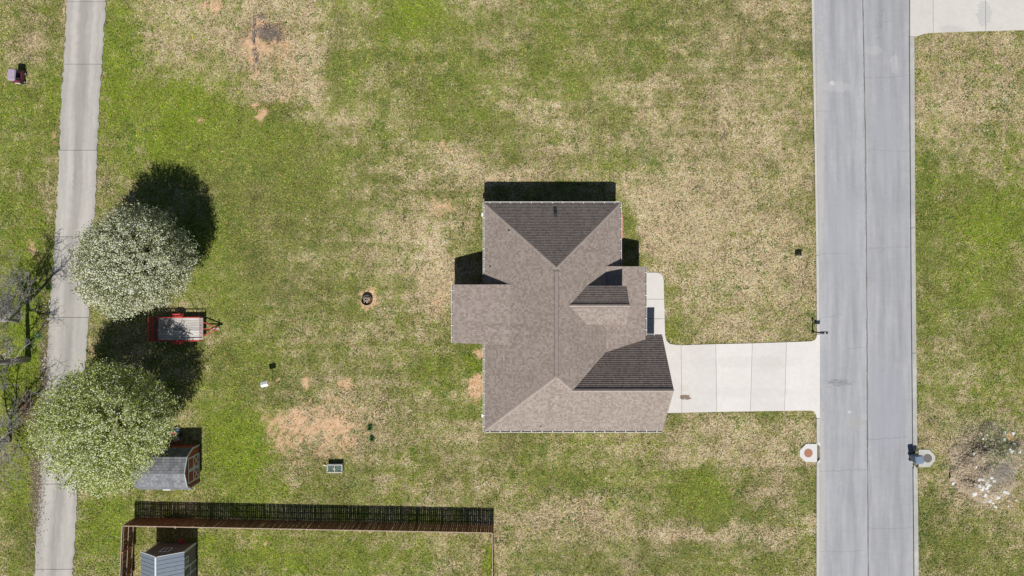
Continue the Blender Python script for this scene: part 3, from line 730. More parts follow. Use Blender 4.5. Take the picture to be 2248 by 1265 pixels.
gutter((XR,YT+.1), (XR,YP+.02), (1,0), ZE); gutter((XP,YP), (XP,YGN+.02), (1,0), ZP); gutter((XB,.255), (XB,-4.10), (-1,0), ZP)
gutter((XP+.13,YGN), (XG,YGN), (0,1), ZE)
# downspouts
for (x, y) in ((XL-.07, 5.55), (XL-.07, -9.55), (XR+.07, 5.9), (XG-.2, YB-.06)):
    MB().rbox((x, y, .1), .09, .07, 2.58).build('downspout', WHITE, house, world=True)
for (x, y) in ((XL-.16, 5.5), (XL-.16, -9.6)):
    MB().rbox((x, y, 2.45), .14, .24, .3, bev=.02).build('utility_box', WHITE, house, world=True)
# walls
WT = 2.75
def wallbox(x0, x1, y0, y1, zt=WT): return MB().box(x0, x1, y0, y1, 0, zt).build('wall', BRICK, house, world=True)
wallbox(XL+.4, XR-.4, YB+.4, YT-.4); 
MB().box(XR-.402, XG-.35, YB+.402, YGN-.4, 0, WT-.004).build('wall', BRICK, house, world=True)
gb = MB(); gx0, gx1 = XG-.5, XG-.352
tri = [(YB+.55, WT-.02), (YGN-.55, WT-.02), (YG, ZG-.75)]
gb.add([(gx0, y, z) for y, z in tri]+[(gx1, y, z) for y, z in tri], [(0,2,1), (3,4,5), (0,1,4,3), (1,2,5,4), (2,0,3,5)]); gb.build('gable_wall', SIDING, house, world=True)
MB().box(xb-.4, XDF-.3, YD-HD+.28, YD+HD-.28, 3.2, ZDE-.02).build('dormer_wall', SIDING, house, world=True)
gb = MB(); tri = [(YD-HD+.3, ZDE-.03), (YD+HD-.3, ZDE-.03), (YD, ZDR-.35)]
gb.add([(XDF-.45, y, z) for y, z in tri]+[(XDF-.302, y, z) for y, z in tri], [(0,2,1), (3,4,5), (0,1,4,3), (1,2,5,4), (2,0,3,5)]); gb.build('gable_wall', SIDING, house, world=True)
# porch posts, patio posts and slabs
for (x, y) in ((9.55, 1.2), (9.55, -.9), (9.55, -3.1)): MB().rbox((x, y, .1), .2, .2, ZP-.28).build('post', WHITE, house, world=True)
for (x, y) in ((-4.05, 0.0), (-4.05, -1.9), (-4.05, -3.8)): MB().rbox((x, y, .1), .18, .18, ZP-.26).build('post', WHITE, house, world=True)
MB().box(9.45, 9.65, -3.5, 1.45, ZP-.24, ZP-.1).build('beam', WHITE, house, world=True); MB().box(-4.15, -3.95, -4.0, .15, ZP-.22, ZP-.1).build('beam', WHITE, house, world=True)
MB().box(7.72, 9.9, -3.9, 1.4, -.1, .1).build('porch_slab', CREAM, house, world=True); MB().box(-4.3, -1.68, -4.0, .2, -.1, .1).build('patio_slab', CREAM, house, world=True)
# windows and doors
def window(cx, cy, ox, oy, w_, z0, z1):
    q = MB(); tx, ty = -oy, ox
    def pl(mb, s0, s1, za, zb, d0, d1):
        xs_ = sorted([cx+tx*s0+ox*d0, cx+tx*s1+ox*d1]); ys_ = sorted([cy+ty*s0+oy*d0, cy+ty*s1+oy*d1]); return mb.box(xs_[0], xs_[1], ys_[0], ys_[1], za, zb)
    f = pl(pl(pl(pl(MB(), -w_/2-.07, -w_/2, z0, z1, 0, .05), w_/2, w_/2+.07, z0, z1, 0, .05), -w_/2-.07, w_/2+.07, z1, z1+.07, 0, .05), -w_/2-.1, w_/2+.1, z0-.07, z0, 0, .09)
    wo_ = f.build('window', WHITE, house, world=True); pl(MB(), -w_/2, w_/2, z0, z1, .002, .02).build('pane', GLASS, wo_, world=True)
    pl(MB(), -w_/2, w_/2, (z0+z1)/2-.02, (z0+z1)/2+.02, .018, .035).build('bar', WHITE, wo_, world=True)
for y in (4.4, -6.2, -8.6): window(XL+.4, y, -1, 0, 1.1, .9, 2.2)
for x in (0.6, 3.0, 5.6): window(x, YT-.4, 0, 1, 1.0, .9, 2.2)
for x in (1.5, 5.0, 9.0): window(x, YB+.4, 0, -1, 1.0, .9, 2.2)
window(XR-.4, 4.2, 1, 0, 1.3, .8, 2.2); window(XR-.4, -2.7, 1, 0, .9, .8, 2.2); window(XDF-.3, YD, 1, 0, .8, 4.3, 5.1)
dr = MB().box(XR-.4, XR-.35, -1.65, -.7, .1, 2.2).build('door', DOORM, house, world=True); MB().box(XR-.35, XR-.30, -1.6, -1.55, 1.0, 1.1).build('handle', DARKM, dr, world=True)
gd = MB().box(XG-.35, XG-.31, YG-2.4, YG+2.4, 0.03, 2.2).build('garage_door', WHITE, house, world=True)
for i in range(4):
    for j in range(4): MB().box(XG-.31, XG-.295, YG-2.3+j*1.17, YG-1.23+j*1.17, .1+i*.53, .55+i*.53).build('panel', WHITE, gd, world=True)
MB().box(XBI-1.62, XBI-1.57, -2.9, -1.1, .1, 2.2).build('patio_door', GLASS, house, world=True)
# roof penetrations
def pipe(px, py, f, zg):
    x, y = P(px, py, zg); z = f(x, y)
    o = MB().lathe((x, y, z-.1), [(.045, 0), (.045, .42), (.03, .42), (.03, .3)], 10).build('vent_pipe', WHITE, roof, world=True)
    MB().rbox((x, y, z-.12), .2, .22, .17, taper=.55).build('flashing', DARKM, o, world=True)
pipe(1117, 511, fW, 4.3); pipe(1076, 589, fW, 3.25); pipe(1187, 938, fS, 3.2)
x, y = P(1220, 472, 3.9); z = fN(x, y)
MB().rbox((x, y, z-.12), .26, .3, .3, taper=.85).build('box_vent', DARKM, roof, world=True)

# red edging strip along the east wall and soil side
e = MB(); 
for i in range(14):
    y0 = 5.7-i*.275; e = MB().rbox((8.72+random.uniform(-.01,.01), y0, -.03), .085, .25, .16, rz=random.uniform(-.03,.03))
    if i == 0:
        ed = thing('garden_edging', 'row of terracotta coloured edging bricks beside the right wall of the house', 'edging', (8.72, 3.9, 0)); EDM = pm('terracotta', (.50, .25, .16), .9, .2, 6)
    e.build('brick', EDM, ed, world=True)

# ------------------------------------------------------------------ storm drain pads in the kerb
DRAIN = pm('rusty_iron', (.33, .15, .095), .8, .15, 10); DRAING = pm('grey_iron', (.13, .115, .105), .8, .12, 10)
PADW = concrete('white_pad_concrete', (.58, .575, .56), (.63, .62, .61)); PADG = concrete('mottled_pad_concrete', (.36, .36, .33), (.50, .50, .47))
for (poly, lid, r_, lm, pmat_, lab, kx) in ((PAD_L, (1774, 994.5), .34, DRAIN, PADW, 'white concrete storm drain cover with a round rust red lid', -1),
                                        (PAD_R, (2035.5, 1006), .34, DRAING, PADG, 'mottled grey concrete storm drain cover with a round brown lid', 1)):
    pw = ccw(wpl(poly)); cx = sum(p[0] for p in pw)/len(pw); cy = sum(p[1] for p in pw)/len(pw)
    t = thing('storm_drain', lab, 'drain', (cx, cy, 0))
    MB().prism(pw, -.2, .055).build('slab', pmat_, t, world=True)
    x, y = P(*lid); l_ = MB().lathe((x, y, .05), [(r_, 0), (r_, .018), (r_-.03, .02), (r_-.05, .016), (.001, .016)], 32).build('lid', lm, t, world=True)
    # the sunken throat in the kerb: two wing stones and a dark slot
    xk = P(1796.5 if kx < 0 else 2009.5, 994)[0]; y0, y1 = (P(0, 972)[1], P(0, 1016)[1]) if kx < 0 else (P(0, 983)[1], P(0, 1029)[1])
    MB().box(xk-.1, xk+.1, y1+.25, y0-.25, -.2, -.14).build('throat', JOINT, t, world=True)
    for (ya, s) in ((y0, -1), (y1, 1)):
        q = [(xk-.13, ya, 0), (xk+.13, ya, 0), (xk-kx*.13, ya+s*.3, 0)] ; q = ccw([(a_[0], a_[1]) for a_ in q])
        MB().prism(q, -.2, .033).build('wing', pmat_, t, world=True)

# ------------------------------------------------------------------ blossoming pear trees
BARK = pm('pear_bark', (.13, .105, .085), .95, .3, 8, bmp=.4)
LEAFM = attr_mat('pear_leaves', .7, trans=.4, spec=.3); FLOWM = attr_mat('pear_blossom', .8, trans=.30, spec=.1)
def pear(label, X, Y, hc, a, b_, shoots, nfl, seed, gcol, gcol2, wcol, fr):
    r_ = np.random.default_rng(seed); t = thing('pear_tree', label, 'tree', (X, Y, 0), group='blossoming trees beside the lane')
    MB().tube([(0,0,-.05),(.02,.01,.5),(0,.02,1.1),(0,0,1.7)], [.22,.17,.15,.15], 10).build('trunk', BARK, t, smooth=True)
    rr = random.Random(seed); lm = MB()
    for i in range(34):
        th = i*2.4 + rr.uniform(-.3,.3); el = rr.uniform(.25, 1.0); d = Vector((math.cos(th)*(1-el*.55), math.sin(th)*(1-el*.55), el)); k = rr.uniform(.72,.9)
        e = Vector((d.x*a*k, d.y*a*k, hc-b_*.3+d.z*b_*.95*k)); s0 = Vector((0,0,rr.uniform(.9,1.7))); m1 = s0.lerp(e,.4)+Vector((0,0,.5)); m2 = s0.lerp(e,.75)+Vector((0,0,.35))
        lm.tube([s0, m1, m2, e], [.07,.05,.03,.012], 5)
    lm.build('limbs', BARK, t, smooth=True)
    # shoots that radiate from low in the crown; leaves and flower clusters sit along their outer half
    n_ = shoots; u = r_.uniform(-.92, 1, n_); ph = r_.uniform(0, 2*np.pi, n_); q = np.sqrt(1-u*u)
    dirs = np.stack([q*np.cos(ph), q*np.sin(ph), u], 1)
    lump = 1 + .035*(vn(ph*1.3+seed, u*2.2, seed+3)-.5)*3.2*np.abs(np.cos(u)) + .075*np.sin(3.1*dirs[:,0]+seed)*np.sin(2.7*dirs[:,1]+1.3*seed) + .06*np.sin(6*dirs[:,2]+4*dirs[:,0]) + .05*(vn(ph*2.2, u*3+5, seed)-.5)*2 + r_.normal(0,.035,n_)
    tip = np.stack([dirs[:,0]*a, dirs[:,1]*a, hc+dirs[:,2]*b_*np.where(dirs[:,2] < 0, .82, 1.0)], 1)
    ctr = np.array([0,0,hc]); tip = ctr + (tip-ctr)*lump[:,None]
    st = ctr*np.array([1,1,.72]) + (tip-ctr)*np.array([.30,.30,.2])
    def along(k, lo, hi, jit):
        tt = r_.uniform(lo, hi, (n_, k))**.8; p = st[:,None,:]*(1-tt[...,None]) + tip[:,None,:]*tt[...,None] + r_.normal(0, jit, (n_, k, 3))
        p[...,2] += .25*np.sin(tt*np.pi); ax = np.repeat((tip-st)[:,None,:], k, 1)
        return p.reshape(-1,3), (ax/np.linalg.norm(ax, axis=2, keepdims=True)).reshape(-1,3), tt.ravel()
    def frame(N_):
        d = r_.normal(0,1,(N_,3)); d /= np.linalg.norm(d,axis=1,keepdims=True); return d
    p, ax, tt = along(19, .28, 1.03, .08); N_ = len(p)
    d1 = ax*.8 + frame(N_)*.9; d1 /= np.linalg.norm(d1,axis=1,keepdims=True); d2 = np.cross(d1, frame(N_)); d2 /= np.linalg.norm(d2,axis=1,keepdims=True)+1e-9
    Ls = r_.uniform(.055,.10,N_)[:,None]; Ws = Ls*r_.uniform(.38,.55,N_)[:,None]
    vv = np.stack([p-d1*Ls, p+d2*Ws, p+d1*Ls, p-d2*Ws], 1)
    k = r_.beta(1.5,1.5,N_)[:,None]; cc = (np.array(gcol)*(1-k)+np.array(gcol2)*k)*np.exp(r_.normal(0,.22,N_))[:,None]
    o = bpy.data.objects.new('leaves', np_mesh('leaves', vv.reshape(-1,3), 4, np.clip(cc,0,.8), LEAFM)); col.objects.link(o); o.parent = t; o['kind'] = 'stuff'
    p, ax, tt = along(nfl, .45, 1.03, .09); keep = r_.uniform(0,1,len(p)) < fr*(.35+.65*np.clip(vn(p[:,0]*1.6+9, p[:,1]*1.6+p[:,2], seed)*1.6,0,1)); p, ax = p[keep], ax[keep]; N_ = len(p)
    out = p-ctr; out /= np.linalg.norm(out,axis=1,keepdims=True); nrm = out*.7+np.array([0,0,.5])+frame(N_)*.55; nrm /= np.linalg.norm(nrm,axis=1,keepdims=True)
    d1 = np.cross(nrm, frame(N_)); d1 /= np.linalg.norm(d1,axis=1,keepdims=True)+1e-9; d2 = np.cross(nrm, d1)
    rad = r_.uniform(.022,.048,N_)[:,None]; ring = []
    for i in range(6):
        an = 2*np.pi*i/6; ring.append(p + (d1*math.cos(an)+d2*math.sin(an))*rad*r_.uniform(.75,1.2,N_)[:,None] - nrm*rad*.25)
    top = p + nrm*rad*.45; tris = []
    for i in range(6): tris += [np.stack([ring[i], ring[(i+1)%6], top],1)]
    vv = np.stack(tris,1).reshape(-1,3); cw = np.array(wcol)*np.exp(r_.normal(0,.10,N_))[:,None]
    o = bpy.data.objects.new('blossom', np_mesh('blossom', vv, 3, np.repeat(np.clip(cw,0,.9),6,axis=0), FLOWM)); col.objects.link(o); o.parent = t; o['kind'] = 'stuff'
    return t
pear('white blossoming round tree overhanging the lane, above the red trailer', -27.35, 1.9, 4.5, 3.85, 3.95, 2900, 19, 3, (.20,.215,.08), (.39,.41,.17), (.82,.84,.68), .88)
pear('greener blossoming round tree overhanging the lane, beside the red barn shed', -28.95, -9.75, 5.35, 4.25, 4.15, 3200, 17, 8, (.26,.31,.065), (.46,.53,.12), (.84,.87,.62), .66)

# ------------------------------------------------------------------ bare trees along the left edge
GREYB = pm('bare_grey_bark', (.30, .285, .27), .95, .3, 6, bmp=.3)
def grow(mb, p, d, L, r0, depth, rr, lift=.12):
    pts = [p]; rad = [r0]; q = p; n_ = 4 if depth > 1 else 3
    for i in range(n_):
        d = (d + Vector((rr.gauss(0,.20), rr.gauss(0,.20), rr.gauss(lift*.5,.12)))).normalized(); q = q + d*(L/n_); pts.append(q); rad.append(max(.010, r0*(1-.55*(i+1)/n_)))
        if depth > 0 and i >= (1 if depth > 2 else 0):
            for _ in range(1 if depth > 2 else rr.choice((1,1,2))):
                s = Vector((rr.gauss(0,1), rr.gauss(0,1), rr.gauss(.15,.7))).normalized(); s = (d*.75 + s*.95).normalized()
                grow(mb, q, s, L*rr.uniform(.45,.68), max(.008, rad[-1]*.62), depth-1, rr, lift)
    mb.tube(pts, rad, 7 if r0 > .08 else (5 if r0 > .03 else 3), cap=False)
def bare(label, px, py, trunk, limbs, seed, r0=.2, depth=3):
    x, y = P(px, py); t = thing('bare_tree', label, 'tree', (x, y, 0), group='leafless trees left of the lane'); rr = random.Random(seed)
    tp = [Vector(q) for q in trunk]; MB().tube(tp, [r0*(1.35 if i == 0 else 1-.35*i/(len(tp)-1)) for i in range(len(tp))], 10).build('trunk', GREYB, t, smooth=True)
    for (s, e, r) in limbs:
        mb = MB(); s, e = Vector(s), Vector(e); d = e-s; k = 4; pts = [s]; rad = [r]
        for i in range(1, k+1):
            q = s.lerp(e, i/k) + Vector((rr.gauss(0,.12), rr.gauss(0,.12), rr.gauss(0,.12)))*(1 if i < k else 0); pts.append(q); rad.append(r*(1-.6*i/k))
            if i >= 1:
                for _ in range(2 if i < k else 4):
                    sd_ = Vector((rr.gauss(0,1), rr.gauss(0,1), rr.gauss(.25,.7))).normalized(); grow(mb, q, (d.normalized()*.6+sd_*.9).normalized(), d.length*rr.uniform(.22,.42), max(.014, rad[-1]*.62), depth-1 if r > .048 else depth-2, rr)
        mb.tube(pts, rad, 8, cap=False); o = mb.build('limb', GREYB, t, smooth=True)
    return t
def ends(px, py, L_):
    bx, by = P(px, py); return [((0, 0, z0), (P(u, v, z)[0]-bx, P(u, v, z)[1]-by, z), r) for (u, v, z, z0, r) in L_]
bare('tall bare grey tree whose thick trunk leans out of frame at the left edge', 61, 788, [(0,0,-.1),(.02,.02,2.5),(-.03,.0,5),(.05,.05,6.7)],
     [((.05,.05,6.5),(2.75,.9,9.0),.13), ((.0,.0,5.6),(1.7,-1.5,7.3),.10), ((.05,.05,6.6),(-.9,.3,9.2),.10)]
     + ends(61, 788, [(68,752,2.5,1.9,.035), (20,748,3.2,2.4,.05), (12,836,3.0,2.3,.05), (30,765,3.0,2.6,.04)]), 21, .21, 3)
bare('bare grey tree behind the leaning trunk, pale twigs at the left edge', 40, 704, [(0,0,-.1),(.05,.05,1.0),(.1,.15,1.9)],
     ends(40, 704, [(48,610,3.3,1.8,.06), (56,668,2.8,1.7,.055), (22,628,4.0,1.9,.06), (12,668,4.2,1.9,.055), (30,660,3.4,1.8,.05), (60,640,2.6,1.5,.045)]), 5, .15, 3)
bare('low bare spreading tree near the lower left edge beside the green blossoming tree', 20, 965, [(0,0,-.1),(.05,.1,1.2),(.15,.1,2.5)],
     [((.15,.1,2.4),(2.7,.7,5.0),.10), ((.15,.1,2.4),(.7,1.2,6.0),.09), ((.1,.1,2.2),(-.6,.9,5.5),.08)]
     + ends(20, 965, [(28,900,3.2,2.0,.05), (36,935,2.6,1.6,.045), (40,980,2.2,1.3,.045), (15,1010,2.4,1.6,.045), (44,1035,1.8,1.2,.04), (10,1055,2.2,1.4,.04)]), 33, .19, 3)

# yucca beside the lane and the two low shrubs by the bare patch
def rosette(name, label, cat, px, py, n_, L, wd, c, seed, up=(.25, 1.2), group=None):
    x, y = P(px, py); t = thing(name, label, cat, (x, y, -.02), group=group); rr = random.Random(seed); m_ = pm(name+'_leaf', c, .6, .25, 9)
    for i in range(n_):
        th = i*2.39996; el = up[0]+(up[1]-up[0])*i/n_; l_ = L*rr.uniform(.8,1.1); d = Vector((math.cos(th)*math.cos(el), math.sin(th)*math.cos(el), math.sin(el))); s = Vector((-math.sin(th), math.cos(th), 0))*wd/2
        a_ = d*.03; m1 = d*l_*.5+Vector((0,0,.02)); e = d*l_+Vector((0,0,-.12*l_)); u = Vector((0,0,.012))
        MB().add([a_-s*.6, a_+s*.6, m1-s, m1+s, m1+u*0-Vector((0,0,.015)), e], [(0,4,2),(4,0,1),(1,3,4),(2,4,5),(4,3,5)]).build('leaf', m_, t)
    return t
rosette('yucca', 'spiky green yucca plant beside the lane', 'plant', 86, 738, 30, .55, .06, (.12,.22,.075), 2)
rosette('shrub', 'small green shrub in the bare patch, upper of the two', 'shrub', 812, 939, 46, .36, .075, (.055,.13,.03), 4, (.3,1.45), 'two shrubs by the bare patch')
rosette('shrub', 'small green shrub in the bare patch, lower of the two', 'shrub', 817, 963, 44, .34, .075, (.06,.14,.035), 6, (.3,1.45), 'two shrubs by the bare patch')
rosette('weed_clump', 'leafy weed clump at the lane edge near the bare trees', 'plant', 107, 632, 26, .38, .08, (.09,.18,.03), 9)

# ------------------------------------------------------------------ utility trailer
RED = pm('red_paint', (.44, .05, .042), .45, .15, 5); RUST = pm('rusty_mesh', (.16, .06, .04), .8, .3, 8); TYRE = pm('tyre_rubber', (.02, .02, .021), .9, .2, 20)
GALV = pm('galvanised_steel', (.55, .56, .57), .4, .1, 10, metal=.6); PLANK = wood('grey_plank', (.34, .32, .295), (.62, .60, .57), 0)
x0, x1, y0, y1, zb = -27.75, -24.26, -4.11, -2.30, .56
tr = thing('utility_trailer', 'red utility trailer with a grey plank bed parked under the blossoming tree', 'trailer', ((x0+x1)/2, (y0+y1)/2, 0))
fr = MB()
for y in (y0, y1): fr.beam((x0, y, zb-.06), (x1, y, zb-.06), .06, .1)
for i in range(5): fr.beam((x0+(x1-x0)*i/4, y0, zb-.08), (x0+(x1-x0)*i/4, y1, zb-.08), .05, .06)
fr.build('frame', RED, tr, world=True)
npk = 9; pw_ = (y1-y0-.08)/npk
for i in range(npk):
    MB().box(x0+.03, x1-.03, y0+.04+i*pw_+.007, y0+.04+(i+1)*pw_-.007, zb-.045, zb+.002*(i % 3)).build('plank', PLANK, tr, world=True)
def rail(a, b_, n_):
    mb = MB(); zt = zb+.36; mb.beam((a[0],a[1],zt), (b_[0],b_[1],zt), .05, .05)
    for i in range(n_+1):
        k = i/n_; mb.beam((a[0]+(b_[0]-a[0])*k, a[1]+(b_[1]-a[1])*k, zb-.05), (a[0]+(b_[0]-a[0])*k, a[1]+(b_[1]-a[1])*k, zt), .04, .04)
    mb.build('rail', RED, tr, world=True)
rail((x0+.05,y0), (x1,y0), 5); rail((x0+.05,y1), (x1,y1), 5); rail((x1,y0), (x1,y1), 3)
g = MB(); gx_ = x0-.02; gh = zb+1.22
for y in (y0, y1, (y0+y1)/2): g.beam((gx_, y, zb), (gx_-.05, y, gh), .045, .045)
for i in range(3): zz = zb+(gh-zb)*i/2; g.beam((gx_-.05*i/2, y0, zz), (gx_-.05*i/2, y1, zz), .04, .045)
gate = g.build('ramp_gate', RED, tr, world=True)
mb = MB()
for i in range(26): zz = zb+.03+(gh-zb-.05)*i/25; k = (zz-zb)/(gh-zb); mb.beam((gx_-.05*k, y0+.02, zz), (gx_-.05*k, y1-.02, zz), .02, .036)
mb.build('mesh', RUST, gate, world=True)
xw = P(388, 0, .6)[0]
for (y, s) in ((y0-.16, -1), (y1+.16, 1)):
    wv = MB().lathe((xw, y-.1, .34), [(.16,0),(.31,0),(.34,.03),(.34,.17),(.31,.2),(.16,.2)], 24, 'y').build('wheel', TYRE, tr, world=True)
    MB().lathe((xw, y-.06, .34), [(.05,0),(.19,.02),(.19,.1),(.05,.12)], 18, 'y').build('rim', GALV, wv, world=True)
    f = MB(); pr = [(-.44,.42),(-.33,.66),(-.16,.74),(.16,.74),(.33,.66),(.44,.42)]
    for i in range(5):
        (a0, z0_), (a1, z1_) = pr[i], pr[i+1]; ya, yb = y-.13, y+.13
        f.add([(xw+a0,ya,z0_),(xw+a1,ya,z1_),(xw+a1,yb,z1_),(xw+a0,yb,z0_),(xw+a0,ya,z0_-.02),(xw+a1,ya,z1_-.02),(xw+a1,yb,z1_-.02),(xw+a0,yb,z0_-.02)], [(0,1,2,3),(7,6,5,4),(0,4,5,1),(2,6,7,3),(1,5,6,2),(0,3,7,4)])
    f.build('fender', RED, tr, world=True)
yc = (y0+y1)/2; xc = -23.02; tg = MB()
for y in (y0+.35, yc, y1-.35): tg.beam((x1, y, zb-.06), (xc, yc+(y-yc)*.06, zb-.04), .06, .08)
tg.build('tongue', RED, tr, world=True); MB().rbox((xc+.02, yc, zb-.08), .22, .13, .12, bev=.03).build('coupler', GALV, tr, world=True)
MB().lathe((xc-.15, yc+.05, .02), [(.03,0),(.03,.9),(.06,.9),(.06,.96)], 10).build('jack', GALV, tr, world=True)
MB().rbox((x1+.055, (y0+y1)/2, zb-.02), .06, y1-y0-.05, .05).build('bumper_board', PLANK, tr, world=True)
MB().rbox((P(366,0,.6)[0], y1+.06, zb-.05), .09, .07, .06).build('tail_light', RED, tr, world=True)
st = MB().tube([P3(392.5,721,.6), P3(408,729,.6), P3(423.5,735,.6)], .018, 6).build('rod', DARKM); tag(st, 'thin dark rod lying on the plank bed of the red trailer', 'rod')

# ------------------------------------------------------------------ fire ring
fx, fy = P(806.5, 659); fp = thing('fire_ring', 'round dark metal fire ring on a bare dirt circle', 'fire pit', (fx, fy, 0))
MB().lathe((0,0,-.03), [(.40,0),(.42,.02),(.42,.36),(.40,.37),(.395,.36),(.395,.02)], 32).build('ring', pm('burnt_steel', (.09,.085,.08), .6, .3, 12), fp)
MB().lathe((0,0,-.03), [(.385,.0),(.385,.04),(.001,.05)], 24).build('ash', pm('ash', (.13,.10,.08), .95, .4, 14), fp)
LOG = wood('pale_firewood', (.42,.33,.25), (.62,.54,.45), 0); LOGR = wood('orange_firewood', (.42,.15,.07), (.55,.24,.13), 0)
for i, (ax, ay, bx, by, z, m_) in enumerate(((-.2,.16,.22,.17,.14,LOG), (-.22,.17,-.21,-.22,.12,LOG), (.22,.15,-.02,-.2,.2,LOG), (.05,.08,-.12,-.12,.22,LOG), (0,-.08,.27,.02,.16,LOGR), (-.04,-.3,.05,-.08,.1,LOG), (.1,-.2,.3,-.1,.08,LOGR), (-.3,.02,-.12,-.02,.08,LOGR))):
    l_ = MB().tube([(fx+ax,fy+ay,z), (fx+bx,fy+by,z+.03)], .03, 7).build('firewood', m_)
    tag(l_, ['pale stick lying across the top of the fire ring','pale stick at the left inside the fire ring','long pale stick slanting in the fire ring','short pale stick in the middle of the fire ring','orange log at the right of the fire ring','pale stick at the bottom of the fire ring','small orange stick low in the fire ring','orange stick at the left rim of the fire ring'][i], 'stick', 'sticks in the fire ring')

# ------------------------------------------------------------------ birdhouse on a pole
bx, by = P(598, 837); bh = thing('birdhouse', 'white birdhouse with a gabled roof on a thin pole', 'birdhouse', (bx, by, 0), R(14))
MB().tube([(0,0,-.1),(0,0,1.6)], .018, 8).build('pole', GALV, bh)
MB().rbox((0,0,1.56), .34, .24, .2).build('box', WHITE, bh)
rf = MB(); z_ = 1.74
for s in (1, -1): rf.add([(-.27,0,z_+.14),(.27,0,z_+.14),(.27,s*.2,z_),(-.27,s*.2,z_),(-.27,0,z_+.12),(.27,0,z_+.12),(.27,s*.2,z_-.02),(-.27,s*.2,z_-.02)], [(0,1,2,3),(7,6,5,4),(0,4,5,1),(1,5,6,2),(2,6,7,3),(3,7,4,0)])
rf.build('roof', pm('white_roof_paint', (.72,.74,.76), .4, .05, 4), bh); MB().lathe((.172,0,1.66), [(.03,0),(.03,.004)], 12, 'x').build('entrance_hole', DARKM, bh)

# ------------------------------------------------------------------ raised planter
px_, py_ = P(734.5, 1029, .45); pl = thing('raised_planter', 'raised planter box with a pale rim and two green beds', 'planter', (px_, py_, 0))
PRIM = pm('weathered_white_wood', (.56,.57,.56), .7, .12, 8); W2, D2, zt = .60, .31, .46
b_ = MB()
for (a0,a1,c0,c1) in ((-W2,W2,-D2,-D2+.05),(-W2,W2,D2-.05,D2),(-W2,-W2+.05,-D2+.05,D2-.05),(W2-.05,W2,-D2+.05,D2-.05)): b_.box(a0,a1,c0,c1,.16,zt)
b_.build('box', PRIM, pl); MB().box(-.018,.018,-D2+.05,D2-.05,.16,zt-.01).build('divider', PRIM, pl)
for sx in (-1,1):
    for sy in (-1,1): MB().rbox((sx*(W2-.035), sy*(D2-.035), -.03), .06, .06, zt+.08).build('leg', PRIM, pl)
    MB().box(min(sx*.02,sx*(W2-.052)), max(sx*.02,sx*(W2-.052)), -D2+.052, D2-.052, .17, zt-.1).build('soil', pm('planter_soil', (.10,.12,.10), .95, .5, 16), pl)
    r_ = np.random.default_rng(4+sx); n_ = 420; c = np.stack([sx*r_.uniform(.04,W2-.08,n_), r_.uniform(-D2+.08,D2-.08,n_), zt-.09+r_.uniform(0,.06,n_)],1); d1 = r_.normal(0,1,(n_,3)); d1[:,2]*=.4; d2 = r_.normal(0,1,(n_,3)); d2[:,2]*=.4
    vv = np.stack([c, c+d1*.03, c+d2*.03],1).reshape(-1,3); cc = np.where(r_.uniform(0,1,n_)[:,None]<.6, np.array([.12,.22,.15]), np.array([.28,.34,.33]))*np.exp(r_.normal(0,.3,n_))[:,None]
    o = bpy.data.objects.new('seedlings', np_mesh('seedlings', vv, 3, cc, attr_mat('seedling_leaves') if 'seedling_leaves' not in MATS else MATS['seedling_leaves'])); col.objects.link(o); o.parent = pl; o['kind'] = 'stuff'
MB().tube([(-.02,.3,zt+.1),(.02,.22,zt+.06),(.0,.1,zt+.03),(0,.05,zt+.02)], .018, 8).build('hose', WHITE, pl)
MB().lathe((0,-.02,zt-.02), [(.03,0),(.075,.12),(.06,.12),(.02,.02)], 14).build('funnel', pm('cream_plastic', (.75,.68,.58), .5, .05, 4), pl)
sx_, sy_ = P(713, 1021.5); rk = MB().tube([(sx_-.1,sy_+.02,.03),(sx_,sy_+.03,.05),(sx_+.08,sy_-.02,.04),(sx_+.12,sy_-.07,.02)], [.05,.065,.05,.03], 8).build('boot', pm('cream_plastic', (.75,.68,.58))); tag(rk, 'small cream object lying left of the raised planter', 'scrap')

# ------------------------------------------------------------------ red barn shed
BARN = pm('barn_red', (.36,.085,.05), .75, .15, 4); TRIM = pm('pale_blue_grey_trim', (.66,.70,.70), .6, .06, 5); SHG = shingle('grey_shingles', [(.14,.145,.16),(.19,.195,.21),(.24,.245,.26)], .2, .3)
sx0, sx1 = -28.45, -24.72; yn, ys_ = -12.36, -15.42; ycn = (yn+ys_)/2
shed = thing('barn_shed', 'dark red barn shed with a grey gambrel roof and crossed double doors', 'shed', ((sx0+sx1)/2, ycn, 0))
prof = [(ys_, .05), (yn, .05), (yn, 1.66), (yn-.40, 2.42), (ycn, 2.86), (ys_+.40, 2.42), (ys_, 1.66)]
w_ = MB(); k = len(prof); w_.add([(sx0, y, z-.04) for y, z in prof]+[(sx1, y, z-.04) for y, z in prof], [tuple(range(k-1,-1,-1)), tuple(range(k,2*k))]+[(i,(i+1)%k,k+(i+1)%k,k+i) for i in range(k)]); w_.build('wall', BARN, shed, world=True)
rx0, rx1 = sx0-.1, sx1+.17; rl = [(yn+.08, 1.52), (yn-.40, 2.45), (ycn, 2.9), (ys_+.40, 2.45), (ys_-.08, 1.52)]
for i in range(4):
    (ya, za), (yb, zb_) = rl[i], rl[i+1]
    if i < 2: sl = (zb_-za)/(yb-ya); slope([(rx0,ya),(rx1,ya),(rx1,yb),(rx0,yb)], (lambda x, y, ya=ya, za=za, sl=sl: za+sl*(y-ya)), (0,-1), shed, 'roof_slope', SHG, .2, .05, .014)
    else: sl = (za-zb_)/(ya-yb); slope([(rx0,ya),(rx1,ya),(rx1,yb),(rx0,yb)], (lambda x, y, yb=yb, zb_=zb_, sl=sl: zb_+sl*(y-yb)), (0,1), shed, 'roof_slope', SHG, .2, .05, .014)
